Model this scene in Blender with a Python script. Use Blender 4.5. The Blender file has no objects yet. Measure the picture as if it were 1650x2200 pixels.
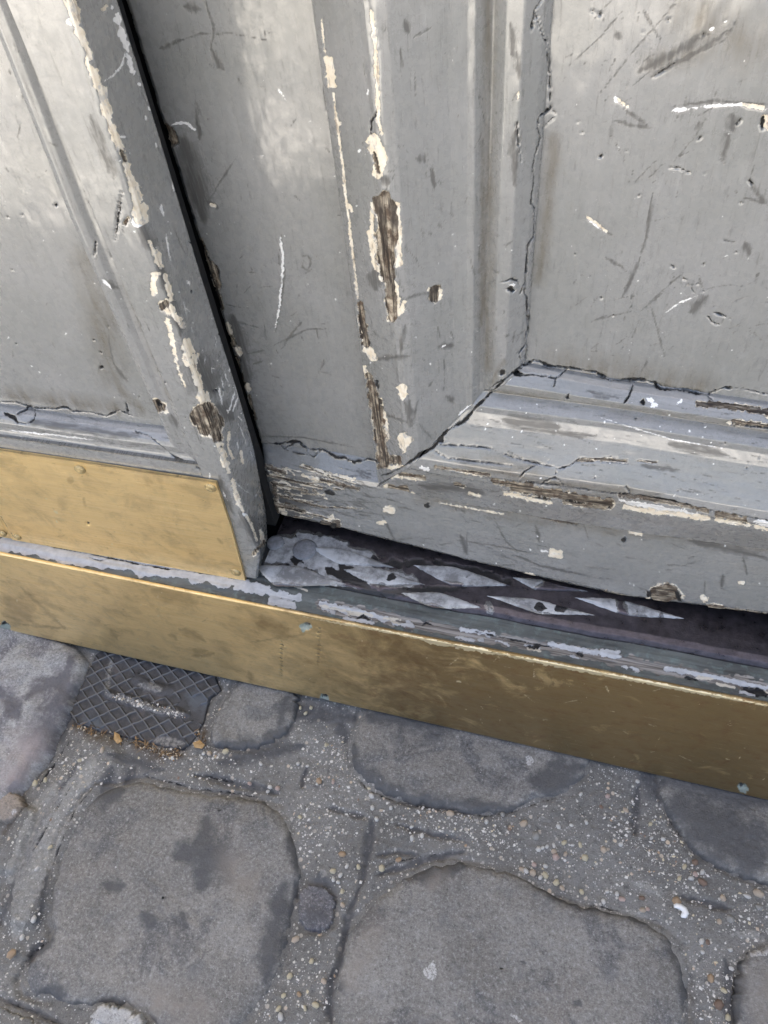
import bpy, math, random
import numpy as np
from mathutils import Vector, Matrix

# ------------------------------------------------------------------ camera, light, exposure
S = bpy.context.scene
COL = S.collection
W0, H0, F0 = 1650.0, 2200.0, 1652.0
def _n(v):
    v = np.array(v, float); return v / np.linalg.norm(v)
_dn = _n((175, 1290, 1652)); _x = _n((7132, 1152, -1652)); _x = _n(_x - _dn * _x.dot(_dn))
_z = -_dn; _y = np.cross(_z, _x)
RM = np.array([_x, _y, _z])                      # camera (right, down, forward) -> world
CAM = np.array([0.13280551, -0.27263035, 0.70])
cam = bpy.data.objects.new('camera', bpy.data.cameras.new('camera')); COL.objects.link(cam)
cam.data.sensor_fit = 'VERTICAL'; cam.data.sensor_height = 24.0; cam.data.lens = 24.0 * F0 / H0
cam.data.clip_start = 0.01; cam.data.clip_end = 400
_r, _d, _f = RM @ np.array([1, 0, 0]), RM @ np.array([0, 1, 0]), RM @ np.array([0, 0, 1])
cam.matrix_world = Matrix(((_r[0], -_d[0], -_f[0], CAM[0]), (_r[1], -_d[1], -_f[1], CAM[1]), (_r[2], -_d[2], -_f[2], CAM[2]), (0, 0, 0, 1)))
S.camera = cam

SUN = _n((-0.20, 0.30, 0.93))
world = bpy.data.worlds.new('World'); S.world = world; world.use_nodes = True
wn = world.node_tree; bg = wn.nodes['Background']
sky = wn.nodes.new('ShaderNodeTexSky'); sky.sky_type = 'NISHITA'; sky.sun_disc = False
sky.sun_elevation = math.asin(SUN[2]); sky.sun_rotation = math.atan2(SUN[0], SUN[1])
sky.air_density = 1.0; sky.dust_density = 6.0; sky.ozone_density = 0.4
bg.inputs['Strength'].default_value = 0.055
wn.links.new(sky.outputs[0], bg.inputs['Color'])
sl = bpy.data.lights.new('sun', 'SUN'); sl.energy = 5.0; sl.angle = math.radians(0.53); sl.color = (1.0, 0.95, 0.86)
so = bpy.data.objects.new('sun', sl); COL.objects.link(so)
so.rotation_euler = Vector(SUN).to_track_quat('Z', 'Y').to_euler(); so.location = (0, 0, 8)
S.view_settings.view_transform = 'Standard'; S.view_settings.look = 'None'
S.view_settings.gamma = 1; S.view_settings.use_curve_mapping = False
S.view_settings.exposure = 2.97

# ------------------------------------------------------------------ helpers
def ray(x, y): return RM @ np.array([x - W0 / 2, y - H0 / 2, F0])
def on_plane(x, y, O, N):
    r = ray(x, y); return CAM + r * (np.dot(O - CAM, N) / np.dot(r, N))
def on_ground(x, y, z=0.0):
    return on_plane(x, y, np.array([0, 0, z]), np.array([0, 0, 1.0]))
def project(P):
    c = (P - CAM) @ RM
    zz = np.maximum(c[..., 2], 1e-3)
    return c[..., 0] / zz * F0 + W0 / 2, c[..., 1] / zz * F0 + H0 / 2

def vnoise(x, y, seed=0):
    """smooth lattice noise, -1..1"""
    xi = np.floor(x).astype(np.int64); yi = np.floor(y).astype(np.int64)
    fx = x - xi; fy = y - yi
    fx = fx * fx * fx * (fx * (fx * 6 - 15) + 10); fy = fy * fy * fy * (fy * (fy * 6 - 15) + 10)
    def h(a, b):
        n = (a * 374761393 + b * 668265263 + seed * 974634617) & 0xffffffff
        n = ((n ^ (n >> 13)) * 1274126177) & 0xffffffff
        return ((n ^ (n >> 16)) & 0xffff) / 32767.5 - 1.0
    a = h(xi, yi); b = h(xi + 1, yi); c = h(xi, yi + 1); d = h(xi + 1, yi + 1)
    return (a * (1 - fx) + b * fx) * (1 - fy) + (c * (1 - fx) + d * fx) * fy
def fbm(x, y, seed=0, oct=4):
    s = 0; a = 1.0
    for i in range(oct):
        s = s + a * vnoise(x * 2 ** i, y * 2 ** i, seed + i * 17); a *= 0.5
    return s / 1.9
def sstep(a, b, x):
    t = np.clip((x - a) / (b - a), 0, 1); return t * t * (3 - 2 * t)

SOFT = 'dg'
KINDS = 'wclkdgp'
def fields(px, py, strokes):
    """wear marks: signed distance (in photo pixels) to each kind of mark, soft marks as 0..1"""
    out = {k: np.full(px.shape, 0.0 if k in SOFT else -10.0) for k in KINDS}
    fx, fy = px.ravel(), py.ravel()
    for st in strokes:
        k, r0, pts = st[0], float(st[1]), np.array(st[2], float).reshape(-1, 2)
        weak = k == 'v'; k = 'w' if weak else k
        r1 = float(st[3]) if len(st) > 3 else r0
        if k == 'k': r0 = max(r0 * .9, 1.25); r1 = max(r1, 1.0)
        mx = max(r0, r1) + (0 if k in SOFT else 10)
        sel = np.nonzero((fx > pts[:, 0].min() - mx) & (fx < pts[:, 0].max() + mx) & (fy > pts[:, 1].min() - mx) & (fy < pts[:, 1].max() + mx))[0]
        if not len(sel): continue
        X, Y = fx[sel], fy[sel]
        o = out[k].reshape(-1)
        m = max(1, len(pts) - 1)
        amp = min(5.5, .55 + .38 * max(r0, r1)) * (.6 if k in SOFT else 1.0); sc = max(4.0, 1.1 * max(r0, r1))
        X, Y = (X + amp * (vnoise(X / sc, Y / sc, 301) + .6 * vnoise(X / (sc * .45), Y / (sc * .45), 302)), Y + amp * (vnoise(X / sc, Y / sc, 303) + .6 * vnoise(X / (sc * .45), Y / (sc * .45), 304)))
        best = o[sel]
        for i in range(m):
            a = pts[i]; b = pts[min(i + 1, len(pts) - 1)]
            d = b - a; L2 = d @ d
            t = np.clip(((X - a[0]) * d[0] + (Y - a[1]) * d[1]) / L2, 0, 1) if L2 > 0 else np.zeros_like(X)
            dist = np.hypot(X - a[0] - t * d[0], Y - a[1] - t * d[1])
            sp = (i + t) / m
            r = r0 + (r1 - r0) * sp
            if k in 'kdl' and L2 > 0:
                r = r * np.minimum(1, .35 + 2.8 * np.minimum(sp, 1 - sp) * 1.0)
            if k == 'k' and r0 < 3: r = r * np.clip(.72 + .75 * vnoise(X / 17, Y / 17, 311), .15, 1.4)
            v = 1 - dist / np.maximum(r, .1) if k in SOFT else (np.clip((1 - dist / r) * 9 - 6, -10, .6) if weak else np.clip(r - dist, -10, 10))
            best = np.maximum(best, v)
        o[sel] = best
    return out

def new_mesh_obj(name, V, quads, mat, parent=None, attrs=None, smooth=True):
    me = bpy.data.meshes.new(name)
    V = np.asarray(V, np.float32)
    off = np.array(parent.location if parent is not None and parent.parent is None and parent.type == 'EMPTY' else (0, 0, 0), np.float32)
    if parent is not None and parent.parent is not None and parent.parent.type == 'EMPTY':
        off = np.array(parent.parent.location, np.float32)
    V = V - off
    me.vertices.add(len(V)); me.vertices.foreach_set('co', V.ravel())
    nq = len(quads); k = quads.shape[1]
    me.loops.add(nq * k); me.loops.foreach_set('vertex_index', quads.ravel().astype(np.int32))
    me.polygons.add(nq); me.polygons.foreach_set('loop_start', np.arange(0, nq * k, k, dtype=np.int32))
    me.polygons.foreach_set('use_smooth', np.full(nq, smooth))
    me.update(calc_edges=True)
    for nm, arr in (attrs or {}).items():
        if arr.ndim == 2:
            a = me.attributes.new(nm, 'FLOAT_VECTOR', 'POINT'); a.data.foreach_set('vector', arr.astype(np.float32).ravel())
        else:
            a = me.attributes.new(nm, 'FLOAT', 'POINT'); a.data.foreach_set('value', arr.astype(np.float32).ravel())
    me.materials.append(mat)
    o = bpy.data.objects.new(name, me); COL.objects.link(o)
    if parent is not None: o.parent = parent
    return o

def grid_normals(P):
    a = np.gradient(P, axis=0); b = np.gradient(P, axis=1)
    n = np.cross(a, b); return n / np.maximum(np.linalg.norm(n, axis=-1, keepdims=True), 1e-9)

DEPTH = dict(w=-0.0007, c=-0.00025, l=-0.0001, k=-0.0018)
def sheet(name, P, gp, mat, parent, strokes, back, flip=False, rough=0.00016, seed=1, skirt=True, extra=None, depth=None, closed_bump=True):
    """dense surface with worn relief; its rim is folded back along `back` so it has thickness"""
    ni, nj = P.shape[:2]
    px, py = project(P)
    F = fields(px, py, strokes)
    N = grid_normals(P)
    if flip: N = -N
    dz = rough * fbm(gp[..., 0] * 14, gp[..., 1] * 40, seed, 3) + rough * .35 * vnoise(gp[..., 0] * 120, gp[..., 1] * 260, seed + 5)
    D = depth or DEPTH
    for k, v in D.items(): dz = dz + v * sstep(-1.2, 1.5, F[k])
    dz = dz + sstep(0, 2, F['w']) * .0006 * vnoise(gp[..., 0] * 60, gp[..., 1] * 900, seed + 9)
    if extra is not None: dz = dz + extra
    P = P + N * dz[..., None]
    V = P.reshape(-1, 3)
    idx = np.arange(ni * nj).reshape(ni, nj)
    q = np.stack([idx[:-1, :-1], idx[1:, :-1], idx[1:, 1:], idx[:-1, 1:]], -1).reshape(-1, 4)
    attrs = {'f' + k: F[k].ravel() for k in KINDS}
    G = gp.reshape(-1, 3)
    if skirt:
        ring = np.concatenate([idx[0, :-1], idx[:-1, -1], idx[-1, :0:-1], idx[:0:-1, 0]])
        n = len(ring)
        V2 = V[ring] + np.asarray(back)[None, :]
        i2 = np.arange(n) + len(V)
        rn = np.roll(ring, -1); i2n = np.roll(i2, -1)
        q = np.concatenate([q, np.stack([ring, rn, i2n, i2], -1)[:, ::-1]])
        V = np.concatenate([V, V2]); G = np.concatenate([G, G[ring]])
        for k in KINDS: attrs['f' + k] = np.concatenate([attrs['f' + k], np.full(n, 0.0 if k in SOFT else -10.0)])
    if flip: q = q[:, ::-1]
    attrs['gp'] = G
    return new_mesh_obj(name, V, q, mat, parent, attrs)

def resample(keys, counts):
    """keys [..., m, c] -> samples with counts[i] steps per segment"""
    out = []
    for i, c in enumerate(counts):
        t = np.linspace(0, 1, c, endpoint=False)[:, None]
        out.append(keys[..., i, None, :] * (1 - t) + keys[..., i + 1, None, :] * t)
    out.append(keys[..., -1:, :])
    return np.concatenate(out, -2)

def empty(name, loc, label=None, cat=None, group=None, kind=None):
    o = bpy.data.objects.new(name, None); COL.objects.link(o); o.location = loc
    o.empty_display_size = 0.05
    tag(o, label, cat, group, kind); return o
def tag(o, label=None, cat=None, group=None, kind=None):
    if label: o['label'] = label
    if cat: o['category'] = cat
    if group: o['group'] = group
    if kind: o['kind'] = kind
    return o
def box(name, lo, hi, mat, parent=None):
    x0, y0, z0 = lo; x1, y1, z1 = hi
    V = [(x, y, z) for z in (z0, z1) for y in (y0, y1) for x in (x0, x1)]
    Q = np.array([(0, 2, 3, 1), (4, 5, 7, 6), (0, 1, 5, 4), (2, 6, 7, 3), (0, 4, 6, 2), (1, 3, 7, 5)])
    return new_mesh_obj(name, V, Q, mat, parent, smooth=False)

# ------------------------------------------------------------------ material kit
class NT:
    def __init__(s, name):
        s.m = bpy.data.materials.new(name); s.m.use_nodes = True
        s.t = s.m.node_tree; s.b = s.t.nodes['Principled BSDF']
    def node(s, typ, **kw):
        n = s.t.nodes.new(typ)
        for k, v in kw.items(): setattr(n, k, v)
        return n
    def put(s, sock, v):
        if isinstance(v, (int, float)): sock.default_value = v
        elif isinstance(v, (tuple, list)):
            sock.default_value = (*v, 1) if len(v) == 3 and sock.type == 'RGBA' else v
        else: s.t.links.new(v, sock)
    def attr(s, n, vec=False):
        a = s.node('ShaderNodeAttribute', attribute_name=n); return a.outputs['Vector' if vec else 'Fac']
    def math(s, op, a, b=0.0, c=0.0, clamp=False):
        n = s.node('ShaderNodeMath', operation=op, use_clamp=clamp)
        s.put(n.inputs[0], a); s.put(n.inputs[1], b); s.put(n.inputs[2], c); return n.outputs[0]
    def vmul(s, v, k):
        n = s.node('ShaderNodeVectorMath', operation='MULTIPLY'); s.put(n.inputs[0], v); n.inputs[1].default_value = k; return n.outputs[0]
    def noise(s, v, scale, detail=4, rough=.55, dist=0.0, col=False):
        n = s.node('ShaderNodeTexNoise'); s.put(n.inputs['Vector'], v); n.inputs['Scale'].default_value = scale
        n.inputs['Detail'].default_value = detail; n.inputs['Roughness'].default_value = rough; n.inputs['Distortion'].default_value = dist
        return n.outputs['Color' if col else 'Fac']
    def voro(s, v, scale, feat='F1'):
        n = s.node('ShaderNodeTexVoronoi', feature=feat); s.put(n.inputs['Vector'], v); n.inputs['Scale'].default_value = scale
        return n
    def ramp(s, f, lo, hi, a=0.0, b=1.0):
        n = s.node('ShaderNodeMapRange'); n.clamp = True
        s.put(n.inputs[0], f); n.inputs[1].default_value = lo; n.inputs[2].default_value = hi
        n.inputs[3].default_value = a; n.inputs[4].default_value = b; return n.outputs[0]
    def mix(s, fac, a, b):
        n = s.node('ShaderNodeMix', data_type='RGBA'); s.put(n.inputs[0], fac); s.put(n.inputs[6], a); s.put(n.inputs[7], b); return n.outputs[2]
    def mask(s, f, nz, amp, soft=.9, shift=0.0):
        """crisp ragged mask from a signed distance attribute"""
        w = s.math('MULTIPLY_ADD', s.math('SUBTRACT', nz, .5), amp, f)
        return s.ramp(w, shift - soft, shift + soft)
    def finish(s, col, rough, height=None, dist=.001, metal=0.0, strength=1.0, spec=.5):
        s.put(s.b.inputs['Base Color'], col); s.put(s.b.inputs['Roughness'], rough); s.put(s.b.inputs['Metallic'], metal)
        s.put(s.b.inputs['Specular IOR Level'], spec)
        if height is not None:
            b = s.node('ShaderNodeBump'); b.inputs['Distance'].default_value = dist; b.inputs['Strength'].default_value = strength
            s.put(b.inputs['Height'], height); s.t.links.new(b.outputs[0], s.b.inputs['Normal'])
        return s.m

def paint_material(name, base=(.284, .281, .270), gloss=.20, worn=0.0):
    n = NT(name); gp = n.attr('gp', True)
    fine = n.noise(gp, 900, 3, .6); mid = n.noise(gp, 170, 5, .65); big = n.noise(gp, 14, 4, .6)
    grain = n.noise(n.vmul(gp, (22, 600, 600)), 1.0, 4, .65)
    brush = n.noise(n.vmul(gp, (9, 260, 260)), 1.0, 5, .6)
    rag = n.math('MULTIPLY_ADD', fine, .45, n.math('MULTIPLY', mid, .55))
    mw = n.mask(n.attr('fw'), n.math('MULTIPLY_ADD', grain, .6, n.math('MULTIPLY', rag, .4)), 20, .5)
    rim = n.mask(n.attr('fw'), n.math('MULTIPLY_ADD', n.noise(gp, 60, 4, .7), .6, n.math('MULTIPLY', rag, .4)), 16, .6, -1.0)
    rag2 = n.math('MULTIPLY_ADD', n.noise(gp, 90, 6, .75), .7, n.math('MULTIPLY', fine, .3))
    mc = n.mask(n.attr('fc'), rag2, 17, .5)
    ml = n.mask(n.attr('fl'), n.noise(gp, 500, 4, .75), 5, .6)
    mk = n.mask(n.attr('fk'), rag, 2.2, .8)
    md = n.ramp(n.math('MULTIPLY_ADD', n.math('SUBTRACT', n.noise(n.vmul(gp, (60, 500, 500)), 1.0, 5, .75), .5), 2.6, n.attr('fd')), .12, .85, 0, .80)
    mg = n.math('MULTIPLY', n.attr('fg'), n.ramp(n.noise(n.vmul(gp, (25, 160, 160)), 1, 5, .7), .3, .62))
    # paint: brush drawn, yellowed and chalked in patches
    c = n.mix(n.ramp(big, .35, .66), base, tuple(x * y for x, y in zip(base, (.86, .87, .85))))
    c = n.mix(n.ramp(brush, .42, .72, 0, .12), c, tuple(x * 1.15 for x in base))
    c = n.mix(n.ramp(mid, .55, .75, 0, .25), c, tuple(x * .7 for x in base))
    c = n.mix(n.ramp(n.noise(gp, 300, 4, .85), .60, .72, 0, .55), c, (.085, .08, .072))
    c = n.mix(n.ramp(n.noise(n.vmul(gp, (40, 240, 240)), 1.0, 5, .8, .6), .55, .72, 0, .35), c, (.40, .40, .385))
    c = n.mix(n.ramp(n.noise(n.vmul(gp, (1, 1, 1)), 330, 2, .7), .27, .22, 0, .7), c, (.62, .61, .58))
    hair = n.noise(n.vmul(gp, (70, 420, 420)), 1.0, 4, .8, 1.5)
    c = n.mix(n.ramp(hair, .60, .74, 0, .6), c, (.12, .115, .105))
    c = n.mix(n.math('MULTIPLY', mg, .8), c, (.12, .102, .072))
    c = n.mix(md, c, (.075, .072, .066))
    c = n.mix(ml, c, (.86, .85, .82))
    cream = n.mix(n.ramp(mid, .35, .65), (.70, .60, .44), (.86, .80, .68))
    cream = n.mix(n.ramp(n.noise(n.vmul(gp, (60, 260, 260)), 1.0, 5, .8), .55, .63, 0, .75), cream, (.22, .16, .11))
    cream = n.mix(n.ramp(n.noise(gp, 130, 4, .7), .56, .62, 0, .7), cream, (.42, .41, .39))
    c = n.mix(n.math('MAXIMUM', mc, rim), c, cream)
    fib = n.noise(n.vmul(gp, (26, 420, 420)), 1.0, 5, .72)
    wood = n.mix(n.ramp(fib, .43, .60), (.028, .020, .014), n.mix(n.ramp(mid, .42, .58), (.15, .105, .07), (.58, .50, .38)))
    wood = n.mix(n.ramp(n.noise(gp, 45, 3, .6), .5, .62, 0, .55), wood, (.06, .05, .042))
    c = n.mix(mw, c, wood)
    c = n.mix(mk, c, (.028, .026, .023))
    worn_all = n.math('MAXIMUM', n.math('MAXIMUM', mc, mw), n.math('MAXIMUM', mk, n.math('MULTIPLY', md, .8)))
    n.put(n.b.inputs['Coat Weight'], n.math('MULTIPLY', n.math('SUBTRACT', 1.0, worn_all), n.ramp(mid, .35, .6, .95, .55)))
    n.put(n.b.inputs['Coat Roughness'], n.ramp(n.noise(n.vmul(gp, (12, 120, 120)), 1, 4, .6), .3, .7, .05, .14)); n.b.inputs['Coat IOR'].default_value = 1.6
    r = n.ramp(mid, .3, .7, gloss, gloss + .16)
    r = n.math('MAXIMUM', r, n.math('MULTIPLY', n.math('MAXIMUM', n.math('MAXIMUM', mc, mw), n.math('MAXIMUM', mk, n.math('MULTIPLY', md, .8))), .8))
    h = n.math('MULTIPLY_ADD', mc, -.22, n.math('MULTIPLY', rim, -.25))
    h = n.math('ADD', h, n.math('MULTIPLY', mw, n.math('MULTIPLY_ADD', fib, .9, -.9)))
    h = n.math('ADD', h, n.math('MULTIPLY', mk, -1.2))
    h = n.math('ADD', h, n.math('MULTIPLY_ADD', brush, .035, n.math('MULTIPLY', mid, .06)))
    h = n.math('ADD', h, n.math('MULTIPLY', md, -.08))
    return n.finish(c, r, h, .0013, 0.0, 1.0)

def brass_material(name):
    n = NT(name); gp = n.attr('gp', True)
    big = n.noise(gp, 16, 5, .62, .6); mid = n.noise(gp, 70, 5, .7); fine = n.noise(gp, 420, 4, .7)
    brush = n.noise(n.vmul(gp, (14, 700, 700)), 1.0, 3, .6)
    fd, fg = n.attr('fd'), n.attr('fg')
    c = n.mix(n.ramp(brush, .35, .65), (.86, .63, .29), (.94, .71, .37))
    tarnish_refl = n.math('MULTIPLY_ADD', big, .9, n.math('MULTIPLY', n.math('MULTIPLY', fg, n.ramp(n.noise(gp, 24, 6, .68, .7), .36, .58, .45, 1.15)), 1.1))  # random patina, plus fg painting a dark reflection as patchy tarnish
    c = n.mix(n.ramp(tarnish_refl, .5, 1.0, 0, .85), c, (.215, .14, .055))
    c = n.mix(n.ramp(n.noise(gp, 38, 6, .7, .5), .50, .66, 0, .35), c, (.36, .25, .12))
    c = n.mix(n.ramp(n.noise(gp, 55, 6, .75, .8), .54, .70, 0, .16), c, (.34, .32, .20))
    c = n.mix(n.math('MULTIPLY', n.ramp(mid, .52, .66), n.ramp(tarnish_refl, .45, .8, .05, .42)), c, (.24, .115, .055))
    c = n.mix(n.ramp(n.math('MULTIPLY_ADD', n.math('SUBTRACT', mid, .5), 1.6, fd), .15, .9, 0, .38), c, (.22, .13, .05))
    c = n.mix(n.ramp(n.noise(n.vmul(gp, (70, 300, 300)), 1, 4, .8, 1.0), .62, .74, 0, .55), c, (.15, .10, .05))
    c = n.mix(n.ramp(n.noise(gp, 350, 2, .7), .26, .20, 0, .8), c, (.85, .75, .55))
    ml = n.mask(n.attr('fl'), fine, 4, .7); mc = n.mask(n.attr('fc'), fine, 6, .9); mk = n.mask(n.attr('fk'), fine, 3, .8)
    c = n.mix(n.ramp(n.noise(n.vmul(gp, (30, 500, 500)), 1, 4, .8, .8), .60, .74, 0, .4), c, (.80, .68, .44))
    c = n.mix(ml, c, (.86, .74, .48)); c = n.mix(mc, c, (.30, .33, .28)); c = n.mix(mk, c, (.02, .02, .018))
    r = n.ramp(mid, .3, .7, .30, .46)
    metal = n.math('MULTIPLY', n.math('SUBTRACT', 1.0, n.math('MAXIMUM', mc, mk)), .72)
    h = n.math('MULTIPLY_ADD', brush, .25, n.math('MULTIPLY', mid, .2))
    return n.finish(c, r, h, .0004, metal, .7)

def sill_material(name):
    """weathered dark metal and timber under remains of pale paint (fp) """
    n = NT(name); gp = n.attr('gp', True)
    mid = n.noise(gp, 120, 5, .65); fine = n.noise(gp, 700, 4, .65); big = n.noise(gp, 25, 4, .6)
    grain = n.noise(n.vmul(gp, (20, 500, 500)), 1.0, 4, .65)
    c = n.mix(n.ramp(big, .35, .65), (.075, .078, .072), (.14, .15, .135))
    c = n.mix(n.ramp(mid, .52, .7, 0, .7), c, (.20, .25, .225))
    c = n.mix(n.ramp(grain, .58, .7, 0, .6), c, (.035, .033, .03))
    mw = n.mask(n.attr('fw'), grain, 12, .8)
    c = n.mix(mw, c, n.mix(n.ramp(grain, .4, .6), (.10, .085, .07), (.34, .31, .27)))
    rag = n.math('MULTIPLY_ADD', fine, .35, n.math('MULTIPLY', mid, .65))
    mp = n.mask(n.attr('fp'), rag, 15, .5)
    c = n.mix(mp, c, n.mix(n.ramp(mid, .4, .7), (.56, .555, .54), (.40, .395, .385)))
    mc = n.mask(n.attr('fc'), rag, 8, .6); c = n.mix(mc, c, (.62, .56, .45))
    mk = n.mask(n.attr('fk'), fine, 3, .8); c = n.mix(mk, c, (.012, .011, .01))
    h = n.math('ADD', n.math('MULTIPLY', mp, .5), n.math('MULTIPLY_ADD', grain, .35, n.math('MULTIPLY', mid, .3)))
    h = n.math('ADD', h, n.math('MULTIPLY', mk, -1.0))
    return n.finish(c, n.ramp(mid, .3, .7, .42, .7), h, .0009)

def tread_material(name, ragged=17):
    n = NT(name); gp = n.attr('gp', True)
    mid = n.noise(gp, 110, 5, .65); fine = n.noise(gp, 800, 4, .65); big = n.noise(gp, 22, 4, .6)
    c = n.mix(n.ramp(mid, .35, .7), (.062, .054, .058), (.125, .110, .120))
    c = n.mix(n.ramp(fine, .6, .75, 0, .5), c, (.14, .10, .085))
    rag = n.math('MULTIPLY_ADD', fine, .35, n.math('MULTIPLY', mid, .65))
    mp2 = n.mask(n.attr('fp'), n.noise(gp, 95, 5, .7), ragged, .8, -5.0)
    c = n.mix(mp2, c, n.mix(n.ramp(fine, .4, .6), (.17, .165, .16), (.25, .245, .24)))
    mp = n.mask(n.attr('fp'), rag, ragged, .5)
    c = n.mix(mp, c, n.mix(n.ramp(n.noise(gp, 48, 5, .7), .42, .58), (.52, .515, .50), (.23, .225, .215)))
    mc = n.mask(n.attr('fc'), rag, 8, .6); c = n.mix(mc, c, (.55, .52, .45))
    mk = n.mask(n.attr('fk'), rag, 9, .8); c = n.mix(mk, c, (.022, .020, .020))
    metal = n.math('MULTIPLY', n.math('SUBTRACT', 1.0, n.math('MAXIMUM', mp, mk)), .75)
    h = n.math('MULTIPLY_ADD', mp, .6, n.math('MULTIPLY_ADD', mid, .35, n.math('MULTIPLY', fine, .35)))
    return n.finish(c, n.ramp(mid, .3, .7, .24, .42), h, .0007, metal)

def stone_material(name, a, b, purple=(.100, .100, .102), warm=(.265, .235, .20), pale=(.46, .455, .44)):
    n = NT(name); gp = n.attr('gp', True)
    big = n.noise(gp, 13, 5, .6, .4); mid = n.noise(gp, 60, 5, .65); fine = n.noise(gp, 620, 4, .75); tiny = n.noise(gp, 1300, 2, .6)
    c = n.mix(n.ramp(big, .36, .64), a, b)
    c = n.mix(n.ramp(n.noise(gp, 21, 5, .62, .8), .53, .62, 0, .75), c, purple)
    c = n.mix(n.ramp(n.noise(n.vmul(gp, (1, 1.3, 1)), 9.3, 4, .6), .58, .70, 0, .4), c, warm)
    c = n.mix(n.ramp(fine, .56, .74, 0, .65), c, pale)
    c = n.mix(n.ramp(fine, .45, .28, 0, .6), c, (.055, .055, .055))
    c = n.mix(n.ramp(mid, .56, .7, 0, .3), c, pale)
    spk = n.noise(gp, 330, 4, .9); c = n.mix(n.ramp(spk, .53, .67, 0, .75), c, pale); c = n.mix(n.ramp(spk, .47, .35, 0, .7), c, (.055, .055, .053))
    c = n.mix(n.ramp(n.noise(gp, 115, 6, .75, .3), .52, .64, 0, .28), c, tuple(x * 1.55 for x in b))
    c = n.mix(n.ramp(n.math('MULTIPLY_ADD', n.math('SUBTRACT', mid, .5), 2.4, n.attr('fd')), .10, .75, 0, .85), c, tuple(x * .8 for x in purple))
    c = n.mix(n.ramp(n.noise(gp, 90, 6, .8), .56, .66, 0, .55), c, tuple(x * .5 for x in a))
    c = n.mix(n.math('MULTIPLY', n.ramp(n.attr('fg'), 0, 1, 0, .8), n.ramp(mid, .3, .6)), c, warm)
    ml = n.mask(n.attr('fl'), fine, 10, 1.2); c = n.mix(n.math('MULTIPLY', ml, n.ramp(fine, .38, .6)), c, (.62, .61, .59))
    mk = n.mask(n.attr('fk'), fine, 3, 1.0); c = n.mix(mk, c, (.02, .02, .02))
    c = n.mix(n.ramp(n.noise(gp, 260, 2, .6), .245, .215, 0, .9), c, (.75, .74, .72))
    h = n.math('MULTIPLY_ADD', mid, .7, n.math('MULTIPLY_ADD', fine, .55, n.math('MULTIPLY', tiny, .2)))
    return n.finish(c, n.ramp(mid, .3, .7, .5, .78), h, .0016, 0.0, .9)

def mortar_material(name):
    n = NT(name); gp = n.attr('gp', True)
    big = n.noise(gp, 11, 5, .62, .5); mid = n.noise(gp, 75, 5, .65); fine = n.noise(gp, 800, 4, .75)
    c = n.mix(n.ramp(big, .36, .64), (.172, .166, .150), (.27, .262, .24))
    c = n.mix(n.ramp(fine, .55, .72, 0, .75), c, (.40, .395, .38))
    c = n.mix(n.ramp(n.noise(gp, 300, 5, .85), .52, .68, 0, .5), c, (.38, .375, .36))
    c = n.mix(n.ramp(n.noise(gp, 140, 5, .8), .54, .66, 0, .6), c, (.07, .07, .068))
    c = n.mix(n.ramp(fine, .46, .3, 0, .7), c, (.045, .045, .045))
    dens = n.ramp(n.noise(gp, 20, 4, .6), .36, .62, .0, 1.0)
    for sc, th, br in ((620, .80, (.66, .65, .61)), (330, .87, (.74, .71, .62)), (210, .93, (.70, .58, .42))):
        v = n.voro(gp, sc)
        sep = n.node('ShaderNodeSeparateColor'); n.t.links.new(v.outputs['Color'], sep.inputs[0])
        hit = n.math('MULTIPLY', n.ramp(n.math('ADD', sep.outputs[0], n.math('MULTIPLY', dens, .10)), th + .075, th + .085), n.ramp(v.outputs['Distance'], .42, .30))
        c = n.mix(hit, c, n.mix(sep.outputs[1], br, (.45, .43, .39)))
    md = n.ramp(n.math('MULTIPLY_ADD', n.math('SUBTRACT', mid, .5), 1.3, n.attr('fd')), .2, .75, 0, .85)
    c = n.mix(md, c, n.mix(n.ramp(mid, .4, .6), (.075, .075, .080), (.12, .12, .122)))
    c = n.mix(n.math('MULTIPLY', n.attr('fg'), n.ramp(mid, .35, .6)), c, (.10, .065, .035))
    ml = n.mask(n.attr('fl'), fine, 12, 1.2); c = n.mix(n.math('MULTIPLY', ml, n.ramp(n.noise(gp, 260, 5, .85), .38, .66, .1, .75)), c, (.46, .45, .415))
    mk = n.mask(n.attr('fk'), fine, 3.5, 1.0); c = n.mix(mk, c, (.015, .015, .016))
    h = n.math('MULTIPLY_ADD', mid, .7, n.math('MULTIPLY_ADD', fine, .8, 0))
    return n.finish(c, n.ramp(mid, .3, .7, .6, .9), h, .0018, 0.0, 1.0)

def iron_material(name):
    n = NT(name); gp = n.attr('gp', True)
    mid = n.noise(gp, 90, 5, .65); fine = n.noise(gp, 800, 4, .7)
    c = n.mix(n.ramp(mid, .38, .62), (.045, .045, .048), (.085, .085, .09))
    c = n.mix(n.ramp(n.noise(gp, 45, 5, .65), .56, .7, 0, .6), c, (.15, .115, .095))
    c = n.mix(n.ramp(n.attr('fc'), -1, 4), c, n.mix(mid, (.20, .196, .19), (.13, .134, .138)))
    c = n.mix(n.math('MULTIPLY', n.ramp(n.attr('fl'), -3, 3), n.ramp(n.noise(gp, 260, 4, .8), .38, .6)), c, (.27, .262, .245))
    c = n.mix(n.ramp(fine, .62, .76, 0, .6), c, (.32, .31, .30))
    c = n.mix(n.ramp(n.math('MULTIPLY_ADD', n.math('SUBTRACT', mid, .5), 1.6, n.attr('fd')), .2, .9, 0, .8), c, (.11, .125, .145))
    h = n.math('MULTIPLY_ADD', mid, .5, n.math('MULTIPLY', fine, .4))
    return n.finish(c, n.ramp(mid, .3, .7, .45, .7), h, .0009, .25)

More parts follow.
